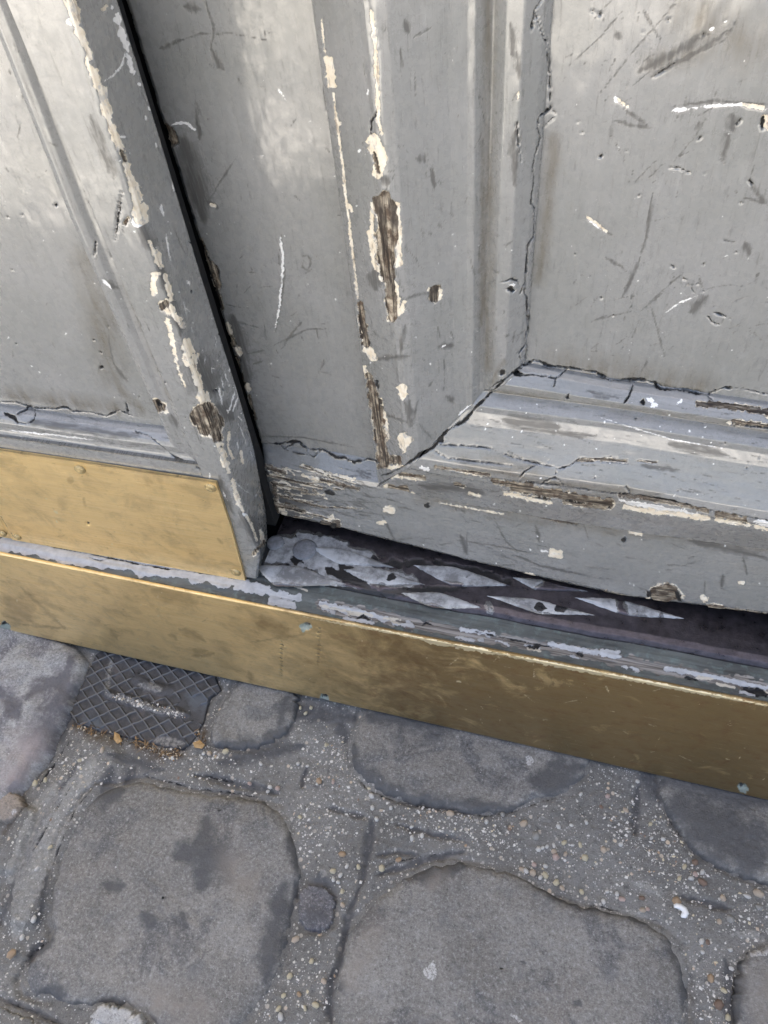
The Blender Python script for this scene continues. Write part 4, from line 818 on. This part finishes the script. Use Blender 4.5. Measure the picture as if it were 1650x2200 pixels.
# raised ribbon of mortar beside the pale granite block
ribs = fields(pxg, pyg, [('g', 60, [215,1630,150,1720,95,1830,50,1950]), ('g', 30, [60,1760,20,1860])])['g']
Zg = Zg + .007 * sstep(0, .5, ribs)
sheet('mortar', np.stack([X, Yg, Zg], -1), gpv(X, Yg, 40), M_MORTAR, pave, WEAR_SHADE_G, (0, 0, -.02), seed=16, rough=.0002, depth=dict(k=-.0020, l=.0003))

def smooth_poly(pts, n):
    p = np.array(pts, float); q = np.roll(p, -1, 0); seg = np.linalg.norm(q - p, axis=1); s = np.concatenate([[0], np.cumsum(seg)])
    pp = np.vstack([p, p[:1]]); t = np.linspace(0, s[-1], n, endpoint=False)
    o = np.stack([np.interp(t, s, pp[:, 0]), np.interp(t, s, pp[:, 1])], -1)
    k = max(3, n // 60)
    for _ in range(2):
        o = sum(np.roll(o, i, 0) for i in range(-k, k + 1)) / (2 * k + 1)
    return o
def cobble(poly, mat, top, seed, strokes, tilt=(0, 0), n=210, nr=70, bump=.0022, edge_pow=9, sink=.012, ctr=None):
    ring = smooth_poly(poly, n)
    d = np.roll(ring, -1, 0) - np.roll(ring, 1, 0); nn = np.stack([d[:, 1], -d[:, 0]], -1); nn /= np.linalg.norm(nn, axis=1, keepdims=True)
    s = np.arange(n) / n * 40
    wig = fbm(np.cos(2 * np.pi * np.arange(n) / n) * 9 + seed, np.sin(2 * np.pi * np.arange(n) / n) * 9, seed, 4)
    wig = wig * (1 if n > 110 else .35)
    ring = ring + nn * (.0026 * wig + .0012 * vnoise(s * 3.1, s * 0, seed + 40))[:, None]
    ring = np.vstack([ring, ring[:1]])
    c = ring.mean(0) if ctr is None else np.array(ctr)
    rr = np.concatenate([np.linspace(.01, .86, nr - 24, endpoint=False), np.linspace(.86, 1.0, 24)])
    XY = c + (ring[None] - c) * rr[:, None, None]
    wob = .012 * fbm(XY[..., 0] * 60, XY[..., 1] * 60, seed + 3, 3)
    R = rr[:, None] + wob
    H = top * (1 - np.clip(R, 0, 1.1) ** 4 * .12) - sink * np.clip(R, 0, 1.2) ** 26 * 1.0
    H = H + bump * fbm(XY[..., 0] * 26, XY[..., 1] * 26, seed + 8, 4) + .0003 * vnoise(XY[..., 0] * 350, XY[..., 1] * 350, seed)
    H = H + (XY[..., 0] - c[0]) * tilt[0] + (XY[..., 1] - c[1]) * tilt[1]
    P = np.concatenate([XY, H[..., None]], -1)
    return sheet('cobblestone', P, gpv(XY[..., 0], XY[..., 1], 50 + seed), mat, pave, strokes, (0, 0, -.004), flip=False, seed=seed, rough=.0003, skirt=False)
cobble(gpoly(ST1), M_COB, .0060, 1, rim(ST1) + [('d', 70, [440,1770,450,1850,430,1900]), ('d', 46, [380,1840,460,1800]), ('d', 30, [390,1960,400,1990]), ('d', 40, [610,1900,590,2010,570,2110]), ('d', 30, [620,1790,640,1870]), ('d', 26, [300,1960,330,1990]), ('d', 30, [80,2130,140,2140]), ('g', 60, [500,1860,530,1900]), ('g', 70, [330,2150,420,2170]), ('l', 3, [247,1862,248,1863]), ('d', 40, [200,1720,260,1700]), ('d', 25, [225,1900,265,1905]), ('k', 4, [470,1740,472,1744])])
cobble(gpoly(ST2), M_COB, .0056, 2, rim(ST2) + [('g', 40, [800,1990,790,2040,760,2100]), ('g', 26, [930,1900,950,1880]), ('l', 12, [915,2085,925,2095,930,2070]), ('d', 34, [1430,1990,1470,2060,1475,2190]), ('d', 26, [720,2090,715,2190]), ('d', 6, [1120,2065,1130,2070]), ('d', 14, [1235,2150,1250,2160]), ('l', 4, [1100,2180,1120,2195]), ('d', 30, [860,1890,1000,1860])])
cobble(gpoly(ST3), M_COB, .0052, 3, rim(ST3) + [('d', 30, [760,1600,770,1660,840,1705,940,1725,1080,1735]), ('d', 60, [1150,1680,1230,1680]), ('d', 40, [1180,1640,1250,1650]), ('l', 3.5, [853,1697,855,1699]), ('l', 3, [817,1675,819,1677]), ('d', 60, [800,1540,1000,1550]), ('l', 9, [1130,1630,1140,1640])], n=220)  # d stroke beside the plate mixes painted contact shade and damp dirt
cobble(gpoly(ST4), M_COB, .0050, 4, rim(ST4) + [('d', 120, [1450,1720,1560,1800,1660,1840]), ('d', 70, [1420,1680,1650,1720])], n=200)  # d stroke under the plate edge: contact shade in the colour, plus dirt
cobble(gpoly(ST5, .008), M_COB2, .0115, 5, [('d', 60, [150,1420,130,1500,90,1580,60,1630]), ('d', 34, [60,1500,120,1460]), ('g', 1, [0, 0]), ('g', 60, [20,1660,60,1600]), ('d', 40, [0,1480,40,1540]), ('d', 26, [60,1640,20,1700])], bump=.004, sink=.016)
cobble(gpoly(ST6), M_COB, .0046, 6, rim(ST6) + [('d', 26, [470,1600,560,1600,620,1560]), ('d', 30, [620,1500,600,1560])], n=140, nr=60)
cobble(gpoly(ST7), M_COB, .0058, 7, rim(ST7) + [('g', 60, [1640,2100,1650,2180]), ('l', 20, [1600,2040,1650,2030]), ('d', 26, [1590,2070,1585,2190])], n=160, nr=60)
cobble(gpoly(ST8), M_COB3, .0066, 8, [], n=120, nr=50)
cobble(gpoly(ST9), stone_material('purple_setter', (.095, .093, .105), (.13, .125, .13)), .0022, 9, [('d', 30, [660,1960,700,1970])], n=100, nr=40)
M_BROWN = stone_material('brown_stone', (.27, .23, .19), (.33, .28, .23), (.2, .17, .14), (.38, .3, .23), (.45, .4, .34))
cobble(gpoly(ST10, .008), M_BROWN, .0095, 10, [('l', 4, [25,1748,38,1738])], n=80, nr=30)
cobble(gpoly(ST11), M_MORTAR, .0030, 11, [], n=120, nr=50)
# more of the same paving around what the photograph shows
r2 = random.Random(4)
shapes = []
for k in range(4):
    me_pts = [(.085 * (1 + r2.uniform(-.12, .12)) * (abs(math.cos(t)) ** .6) * math.copysign(1, math.cos(t)), .085 * (1 + r2.uniform(-.12, .12)) * (abs(math.sin(t)) ** .6) * math.copysign(1, math.sin(t))) for t in (i / 20 * 2 * math.pi for i in range(20))]
    shapes.append(cobble(me_pts, M_COB, .006, 30 + k, [], n=80, nr=26))
used = set()
for iy in range(8):
    for ix in range(12):
        x = -1.25 + ix * .225 + (.11 if iy % 2 else 0); y = -.10 - iy * .225
        if -.56 < x < .50 and y > -.46: continue
        i = r2.randrange(4)
        o = shapes[i] if i not in used else shapes[i].copy()
        if i in used: COL.objects.link(o); o.parent = pave
        used.add(i)
        # these meshes are built round the world origin, stored relative to the pavement empty
        a = r2.uniform(-.15, .15)
        base = Matrix.Translation(Vector((x, y, 0))) @ Matrix.Rotation(a, 4, 'Z')
        o.matrix_basis = Matrix.Translation(-Vector(pave.location)) @ base @ Matrix.Translation(Vector(pave.location))

# pebbles bedded in the mortar
PEB_COL = dict(w=(.68, .66, .61), t=(.56, .46, .35), o=(.46, .33, .21), b=(.26, .18, .13), c=(.62, .55, .38), g=(.36, .35, .32), p=(.55, .42, .36))
PEB_MAT = {k: plain('pebble_' + k, v, .55, .18, 500) for k, v in PEB_COL.items()}
def lump_mesh(name, mat, seed, rad=1.0):
    r = random.Random(seed); t = (1 + 5 ** .5) / 2
    v = [(-1, t, 0), (1, t, 0), (-1, -t, 0), (1, -t, 0), (0, -1, t), (0, 1, t), (0, -1, -t), (0, 1, -t), (t, 0, -1), (t, 0, 1), (-t, 0, -1), (-t, 0, 1)]
    f = [(0, 11, 5), (0, 5, 1), (0, 1, 7), (0, 7, 10), (0, 10, 11), (1, 5, 9), (5, 11, 4), (11, 10, 2), (10, 7, 6), (7, 1, 8), (3, 9, 4), (3, 4, 2), (3, 2, 6), (3, 6, 8), (3, 8, 9), (4, 9, 5), (2, 4, 11), (6, 2, 10), (8, 6, 7), (9, 8, 1)]
    v = [tuple(c / 1.902 * r.uniform(.85, 1.12) for c in p) for p in v]
    me = bpy.data.meshes.new(name); me.from_pydata(v, [], f); me.polygons.foreach_set('use_smooth', [True] * len(f)); me.materials.append(mat); return me
PEBS = '1125,1769,7,t 1095,1780,5,b 1157,1824,5,w 1166,1821,3.5,w 1175,1818,4,w 1190,1816,4,w 1194,1840,7,p 1190,1829,5,t 1257,1842,6.5,c 1297,1825,6,t 1334,1813,5,w 1306,1710,5,p 1248,1705,4,w 1345,1740,5,t 1292,1733,4,b 1145,1875,6.5,t 1172,1880,5.5,c 1195,1896,6,c 1250,1916,5,c 1121,1867,5,t 1148,1857,5,p 1510,1895,8,b 1494,1852,6,b 1509,1873,4.5,w 1554,1929,6,t 1606,1925,5.5,w 1630,1919,9,t 1632,1949,5,g 1454,1936,8.5,o 1570,1974,7,g 1546,1980,5,t 1381,1955,5.5,t 1392,1953,4,p 1337,1931,5,p 1297,1936,4.5,w 1379,1929,5,b 1528,2102,6,o 1545,2158,7,b 1565,2186,5,c 1508,2022,4.5,w 1521,2024,4.5,b 1152,1796,8,g 1370,1678,4,w 967,1747,8,t 685,1677,6.5,o 798,1709,5,w 800,1735,4.5,w 809,1759,4.5,w 735,1835,6,o 820,1865,6,c 715,1871,5,c 856,1847,5,o 644,1755,4.5,c 635,2018,6.5,t 622,2097,5.5,c 642,2136,5,o 609,2139,4.5,c 669,2065,5,c 695,2108,5,t 678,2159,6.5,c 598,2167,5,c 602,2184,6.5,w 655,2166,4,c 736,1944,5,t 596,1693,5,p 536,1683,4.5,p 1045,1765,4,w 1080,1749,4.5,g 1096,1778,5,t 31,2051,8,o 85,1869,4.5,w 80,1687,6.5,c 102,1680,5,c 176,1638,5,c 224,1616,7,t 484,1614,6.5,c 449,1618,5.5,t 113,1824,5,c 78,1978,5.5,w 53,2016,5,w 371,1627,5.5,w 437,1618,4,w 1228,1772,4,w 1260,1766,4.5,w 1200,1775,4.5,w 1212,1810,5,c 1215,1835,4,t 1247,1815,4.5,c 1398,1770,4.5,c 1471,1862,4.5,c 1495,1878,5,p 1460,1887,4.5,c 1485,1886,4.5,w 1425,1802,4,w 1400,1800,3.5,w 1172,1860,4.5,w 1208,1908,4.5,t 1161,1885,4,w 1130,1870,4.5,w 1326,1920,4,w 1230,1815,3.5,w 1305,1915,4,w 1570,2040,4,w 1572,2080,4,w 1556,2128,4.5,c 1510,2045,4,w 716,1680,4.5,p 840,1735,4,w 884,1776,4,w 907,1795,4,w 885,1800,4.5,w 731,1880,4,w 726,1895,4.5,w 735,1915,4,c 716,1890,4,w 745,1860,4,w 770,1862,4.5,c 575,1700,4,w 580,1690,5,w 560,1640,4,w 640,1640,4,w 660,1645,3.5,w 700,1600,4,c 668,1520,4,c 656,1532,4.5,c 645,1520,4,c'
pr = random.Random(12); pmesh = {}
for i, s in enumerate(PEBS.split()):
    x, y, r, k = s.split(','); x, y, r = float(x), float(y), float(r)
    key = (k, i % 3)
    if key not in pmesh: pmesh[key] = lump_mesh('pebble', PEB_MAT[k], i)
    o = bpy.data.objects.new('pebble', pmesh[key]); COL.objects.link(o); o.parent = pave
    p = on_ground(x, y, .002); R = r * .00050
    o.location = Vector(p) - Vector(pave.location) + Vector((0, 0, (.005 if x < 240 and y > 1600 else -.0008)))
    o.scale = (R * pr.uniform(1.0, 1.35), R * pr.uniform(.75, 1.0), R * .7); o.rotation_euler = (0, 0, pr.uniform(0, 6.28))

def in_poly(x, y, poly):
    p = np.array(poly); q = np.roll(p, -1, 0); c = False
    for (x1, y1), (x2, y2) in zip(p, q):
        if (y1 > y) != (y2 > y) and x < (x2 - x1) * (y - y1) / (y2 - y1) + x1: c = not c
    return c
STONES = [gpoly(s) for s in (ST1, ST2, ST3, ST4, ST5, ST6, ST7, ST8, ST9, ST10)]
COVER = gpoly(COVER_PX, 0)
gv, gf, gm = [], [], []
zlook = lambda x, y: Zg[min(len(xs) - 1, max(0, int((x + .52) / GSTEP))), min(len(ys) - 1, max(0, int((y + .38) / GSTEP)))]
n_ok = 0
GRIT_SPOTS = [tuple(on_ground(a, b)[:2]) for a, b in ((1200, 1790), (1350, 1850), (700, 1830), (600, 1640), (560, 1680), (650, 2110), (1560, 2080), (1030, 1800), (170, 1680))]
OCT = [(1, 0, 0), (0, 1, 0), (-1, 0, 0), (0, -1, 0), (0, 0, 1)]
RIDGE = [(232, 1492, 395, 1535)]
GF = [(0, 1, 4), (1, 2, 4), (2, 3, 4), (3, 0, 4)]
while n_ok < 6500:
    x = pr.uniform(-.50, .45); y = pr.uniform(-.36, .0)
    dens = (max(0, .42 + .85 * float(vnoise(np.array(x * 26), np.array(y * 26), 77))) ** 2 if n_ok >= 160 else 1)
    spot = max(math.exp(-(((x - q0) / .075) ** 2 + ((y - q1) / .05) ** 2)) for q0, q1 in GRIT_SPOTS)
    if n_ok >= 160 and pr.random() > (dens * 1.1 + .03) * (.22 + .9 * spot): continue
    if n_ok >= 160 and (any(in_poly(x, y, s) for s in STONES) or in_poly(x, y, COVER)): continue
    if n_ok < 160:
        t = pr.random(); g = on_ground(232 + 163 * t + pr.gauss(0, 5), 1490 + 47 * t + pr.gauss(0, 4), .006); x, y = g[0], g[1]
    R = .00042 * (1 + 3.2 * pr.random() ** 5); a = pr.uniform(0, 6.28); z = .0036 if n_ok < 160 else float(zlook(x, y)); b = len(gv); e = pr.uniform(.7, 1.3)
    for vx, vy, vz in OCT:
        xx, yy = vx * R * e, vy * R / e
        gv.append((x + xx * math.cos(a) - yy * math.sin(a) + pr.uniform(-.2, .2) * R - pave.location[0], y + xx * math.sin(a) + yy * math.cos(a) - pave.location[1], z + vz * R * .6 - .0001))
    m = pr.choices(range(6), (62, 6, 2, 2, 10, 22))[0]
    for f in GF: gf.append(tuple(b + i for i in f)); gm.append(m)
    n_ok += 1
me = bpy.data.meshes.new('grit'); me.from_pydata(gv, [], gf)
for k in 'wtobcg': me.materials.append(PEB_MAT[k])
me.polygons.foreach_set('material_index', gm); me.polygons.foreach_set('use_smooth', [True] * len(gf))
o = bpy.data.objects.new('grit', me); COL.objects.link(o); o.parent = pave; o['kind'] = 'stuff'

# ------------------------------------------------------------------ cast iron cover by the plate
cov = empty('access_cover', tuple(on_ground(310, 1510, 0)), 'small cast iron access cover with diamond ribbed top, partly mortared over beside the brass plate', 'access cover')
p0 = on_ground(300, 1500); va = (on_ground(314, 1518.7) - p0)[:2]; vb = (on_ground(321, 1490.3) - p0)[:2]
INV = np.linalg.inv(np.array([va, vb]).T)
xs2 = np.arange(-.345, -.145, .00055); ys2 = np.arange(-.082, .004, .00055)
X, Yc = np.meshgrid(xs2, ys2, indexing='ij')
AB = np.stack([X - p0[0], Yc - p0[1]], -1) @ INV.T
wob = .05 * vnoise(X * 120, Yc * 120, 5)
la = np.abs((AB[..., 0] + wob) % 1 - .5); lb = np.abs((AB[..., 1] + wob) % 1 - .5)
rib = np.maximum(sstep(.395, .46, la), sstep(.395, .46, lb))
px2, py2 = project(np.stack([X, Yc, 0 * X], -1))
frame = fields(px2, py2, [('g', 5, [212,1404,250,1420,235,1470,230,1492])])['g']
bare = fields(px2, py2, [('g', 20, [300,1462,325,1480,360,1484]), ('g', 26, [405,1510,430,1540]), ('g', 22, [345,1596,390,1604]), ('g', 14, [245,1500,300,1520,400,1540])])['g']
rib = rib * (1 - sstep(.1, .5, bare))
ridge_m = fields(px2, py2, [('g', 15, [232,1492,290,1508,340,1525,395,1535])])['g']
hump = fields(px2, py2, [('g', 20, [300,1462,325,1480,360,1482])])['g']
# outline mask: sink the sheet below the mortar outside the cover's outline
pp = np.array(COVER); q = np.roll(pp, -1, 0)
dmin = np.full(X.shape, 9.0); ins = np.zeros(X.shape, bool)
for (x1, y1), (x2, y2) in zip(pp, q):
    d = np.array([x2 - x1, y2 - y1]); L = d @ d; t = np.clip(((X - x1) * d[0] + (Yc - y1) * d[1]) / L, 0, 1)
    dmin = np.minimum(dmin, np.hypot(X - x1 - t * d[0], Yc - y1 - t * d[1]))
    if y1 != y2: ins ^= ((y1 > Yc) != (y2 > Yc)) & (X < (x2 - x1) * (Yc - y1) / (y2 - y1) + x1)
sd = np.where(ins, dmin, -dmin) + .002 * fbm(X * 90, Yc * 90, 8, 3)
Zc = .0008 + .0017 * rib + .0026 * sstep(.05, .9, ridge_m) * (1 + .5 * fbm(X * 200, Yc * 200, 4, 3)) + .0020 * sstep(.1, .9, hump) + .0004 * fbm(X * 60, Yc * 60, 9, 3) - .010 * sstep(.001, -.001, sd)
WC = [('l', 7, [232,1492,290,1508,340,1525,395,1535]), ('l', 5, [240,1415,233,1450,228,1490]), ('l', 10, [330,1590,390,1600]), ('l', 8, [300,1470,345,1482]), ('d', 40, [400,1500,450,1510]), ('d', 30, [180,1550,220,1560]), ('c', 1, [-50, -50])]
cv = sheet('ribbed_plate', np.stack([X, Yc, Zc], -1), gpv(X, Yc, 60), M_IRON, cov, WC, (0, 0, -.004), seed=21, rough=.0001)
a = cv.data.attributes['fc']; nskirt = len(a.data) - rib.size
a.data.foreach_set('value', np.concatenate([(rib * 10 - 5).ravel(), np.full(nskirt, -10.0)]).astype(np.float32))
# mortar is lowered where the cover sits
mo = [o for o in pave.children if o.name.startswith('mortar')][0]
co = np.empty(len(mo.data.vertices) * 3, np.float32); mo.data.vertices.foreach_get('co', co); co = co.reshape(-1, 3)
wx, wy = co[:, 0] + pave.location[0], co[:, 1] + pave.location[1]
dmin = np.full(wx.shape, 9.0); ins = np.zeros(wx.shape, bool)
for (x1, y1), (x2, y2) in zip(pp, q):
    d = np.array([x2 - x1, y2 - y1]); L = d @ d; t = np.clip(((wx - x1) * d[0] + (wy - y1) * d[1]) / L, 0, 1)
    dmin = np.minimum(dmin, np.hypot(wx - x1 - t * d[0], wy - y1 - t * d[1]))
    if y1 != y2: ins ^= ((y1 > wy) != (y2 > wy)) & (wx < (x2 - x1) * (wy - y1) / (y2 - y1) + x1)
co[:, 2] -= .006 * sstep(.0, .003, np.where(ins, dmin, 0))
mo.data.vertices.foreach_set('co', co.ravel()); mo.data.update()

# litter: crumbs of leaf and twig caught round the cover
M_L = [plain('litter_tan', (.30, .19, .09), .8, .3), plain('litter_dark', (.07, .045, .025), .85, .3), plain('litter_pale', (.55, .48, .36), .8, .2)]
lv, lf, lm = [], [], []
def flake(x, y, z, L, Wd, a, m):
    b = len(lv); t = pr.uniform(-.5, .5)
    for (u, v, w) in ((-1, 0, 0), (-.2, .5, .25), (.5, .45, .2), (1, 0, .1), (.4, -.5, .3), (-.3, -.45, .1), (0, 0, .55)):
        xx, yy = u * L, v * Wd
        lv.append((x + xx * math.cos(a) - yy * math.sin(a), y + xx * math.sin(a) + yy * math.cos(a), z + w * Wd * .8 + u * L * t * .4))
    for i in range(6): lf.append((b + i, b + (i + 1) % 6, b + 6)); lm.append(m)
for (x0, y0, x1, y1, n) in ((165, 1560, 240, 1585, 60), (290, 1595, 385, 1628, 110), (425, 1570, 445, 1605, 20), (10, 1690, 60, 1790, 20), (215, 1580, 300, 1600, 30)):
    for _ in range(n):
        t = pr.random(); x = x0 + (x1 - x0) * t + pr.gauss(0, 7); y = y0 + (y1 - y0) * t + pr.gauss(0, 6); g = on_ground(x, y, .002)
        if pr.random() < .25: flake(g[0], g[1], .0025, pr.uniform(.003, .007), .0006, pr.uniform(0, 3.1), pr.choice((1, 1, 0)))
        else: flake(g[0], g[1], .0022, pr.uniform(.0008, .0022), pr.uniform(.0006, .0016), pr.uniform(0, 6.2), pr.choice((0, 0, 1, 1, 2)))
me = bpy.data.meshes.new('leaf_litter'); me.from_pydata(lv, [], lf)
for m in M_L: me.materials.append(m)
me.polygons.foreach_set('material_index', lm)
o = bpy.data.objects.new('leaf_litter', me); COL.objects.link(o); tag(o, 'brown crumbs of leaf and twig caught along the iron cover', None, None, 'stuff')

def leaf(px_pts, z, mat, label, group=None):
    P = [np.array(on_ground(x, y, z)) for x, y in px_pts]; c = sum(P) / len(P)
    n = len(P); V = [tuple(p) for p in P] + [tuple(p - ZUP * .0008) for p in P] + [tuple(c + ZUP * .0016), tuple(c - ZUP * .0006)]
    Fc = [(i, (i + 1) % n, 2 * n) for i in range(n)] + [((i + 1) % n + n, i + n, 2 * n + 1) for i in range(n)] + [(i, i + n, (i + 1) % n + n, (i + 1) % n) for i in range(n)]
    me = bpy.data.meshes.new('dead_leaf'); me.from_pydata(V, [], Fc); me.materials.append(mat)
    o = bpy.data.objects.new('dead_leaf', me); COL.objects.link(o); tag(o, label, 'dead leaf'); return o
M_LEAF = plain('dry_leaf', (.44, .28, .12), .7, .3, 300)
leaf(pairs([246,1572,256,1578,262,1592,252,1598,244,1588]), .004, M_LEAF, 'scrap of tan dead leaf at the near left edge of the iron cover')
leaf(pairs([414,1596,428,1590,440,1600,434,1608,418,1606]), .004, M_LEAF, 'scrap of tan dead leaf at the right corner of the iron cover')

# white curved sliver
pts = [(1448, 1947), (1454, 1946), (1462, 1948), (1470, 1954), (1473, 1961), (1469, 1967), (1463, 1969)]
rad = [.0012, .0021, .0024, .0026, .0028, .0024, .0008]
V, Fs = [], []
Pq = [on_ground(x, y, .0035) for x, y in pts]
for i, p in enumerate(Pq):
    t = Pq[min(i + 1, len(Pq) - 1)] - Pq[max(i - 1, 0)]; t /= np.linalg.norm(t); s = np.cross(ZUP, t)
    for k in range(8):
        a = k / 8 * 2 * math.pi; V.append(tuple(p + s * math.cos(a) * rad[i] + ZUP * math.sin(a) * rad[i] * .6))
for i in range(len(Pq) - 1):
    for k in range(8): Fs.append((i * 8 + k, i * 8 + (k + 1) % 8, (i + 1) * 8 + (k + 1) % 8, (i + 1) * 8 + k))
Fs += [tuple(range(7, -1, -1)), tuple(range((len(Pq) - 1) * 8, len(Pq) * 8))]
me = bpy.data.meshes.new('curved_sliver'); me.from_pydata(V, [], Fs); me.polygons.foreach_set('use_smooth', [True] * len(Fs)); me.materials.append(plain('white_sliver', (.82, .82, .80), .5, .03))
o = bpy.data.objects.new('curved_sliver', me); COL.objects.link(o); tag(o, 'small white curved sliver lying on the gritty mortar below the brass plate', 'litter')

# ------------------------------------------------------------------ the rest of the place: street, facade, added shade block
def big_plane(name, x0, y0, x1, y1, z, mat, kind='structure'):
    me = bpy.data.meshes.new(name); me.from_pydata([(x0, y0, z), (x1, y0, z), (x1, y1, z), (x0, y1, z)], [], [(0, 1, 2, 3)]); me.materials.append(mat)
    o = bpy.data.objects.new(name, me); COL.objects.link(o); o['kind'] = kind; return o
M_ST = plain('street_stone', (.46, .44, .41), .8, .12, 5)
big_plane('street', -120, -120, 120, 120, -.010, M_ST)['label'] = 'street paving running away from the doors'
big_plane('pavement_bed', -3, -.72, 3, .0, -.0075, plain('bed_mortar', (.20, .195, .18), .85, .3, 220))['label'] = 'grey mortar bed under the cobbles'
big_plane('gutter', -60, -1.17, 60, -.985, -.006, plain('gutter_stone', (.14, .14, .135), .8, .2, 8))['label'] = 'dark gutter strip along the street'
fac = empty('facade', (0, .3, 0), 'masonry gateway wall that holds the two door leaves, with an added shade block above', 'building')
M_W = plain('facade_render', (.42, .40, .36), .85, .15, 3)
box('wall', (-8, .0, -.01), (-.62, .5, 2.23), M_W, fac)
box('wall', (.66, .0, -.01), (8, .5, 2.23), M_W, fac)
box('lintel', (-.62, .0, 2.08), (.66, .5, 2.231), M_W, fac)
box('added_shade_block', (-.97, .02, 2.232), (3.0, .5, 7.0), M_W, fac)  # unseen block added on top of the wall to shade the street
box('shade_inner_wall', (-.62, .30, -.01), (.66, .5, 2.079), M_DARK, fac)
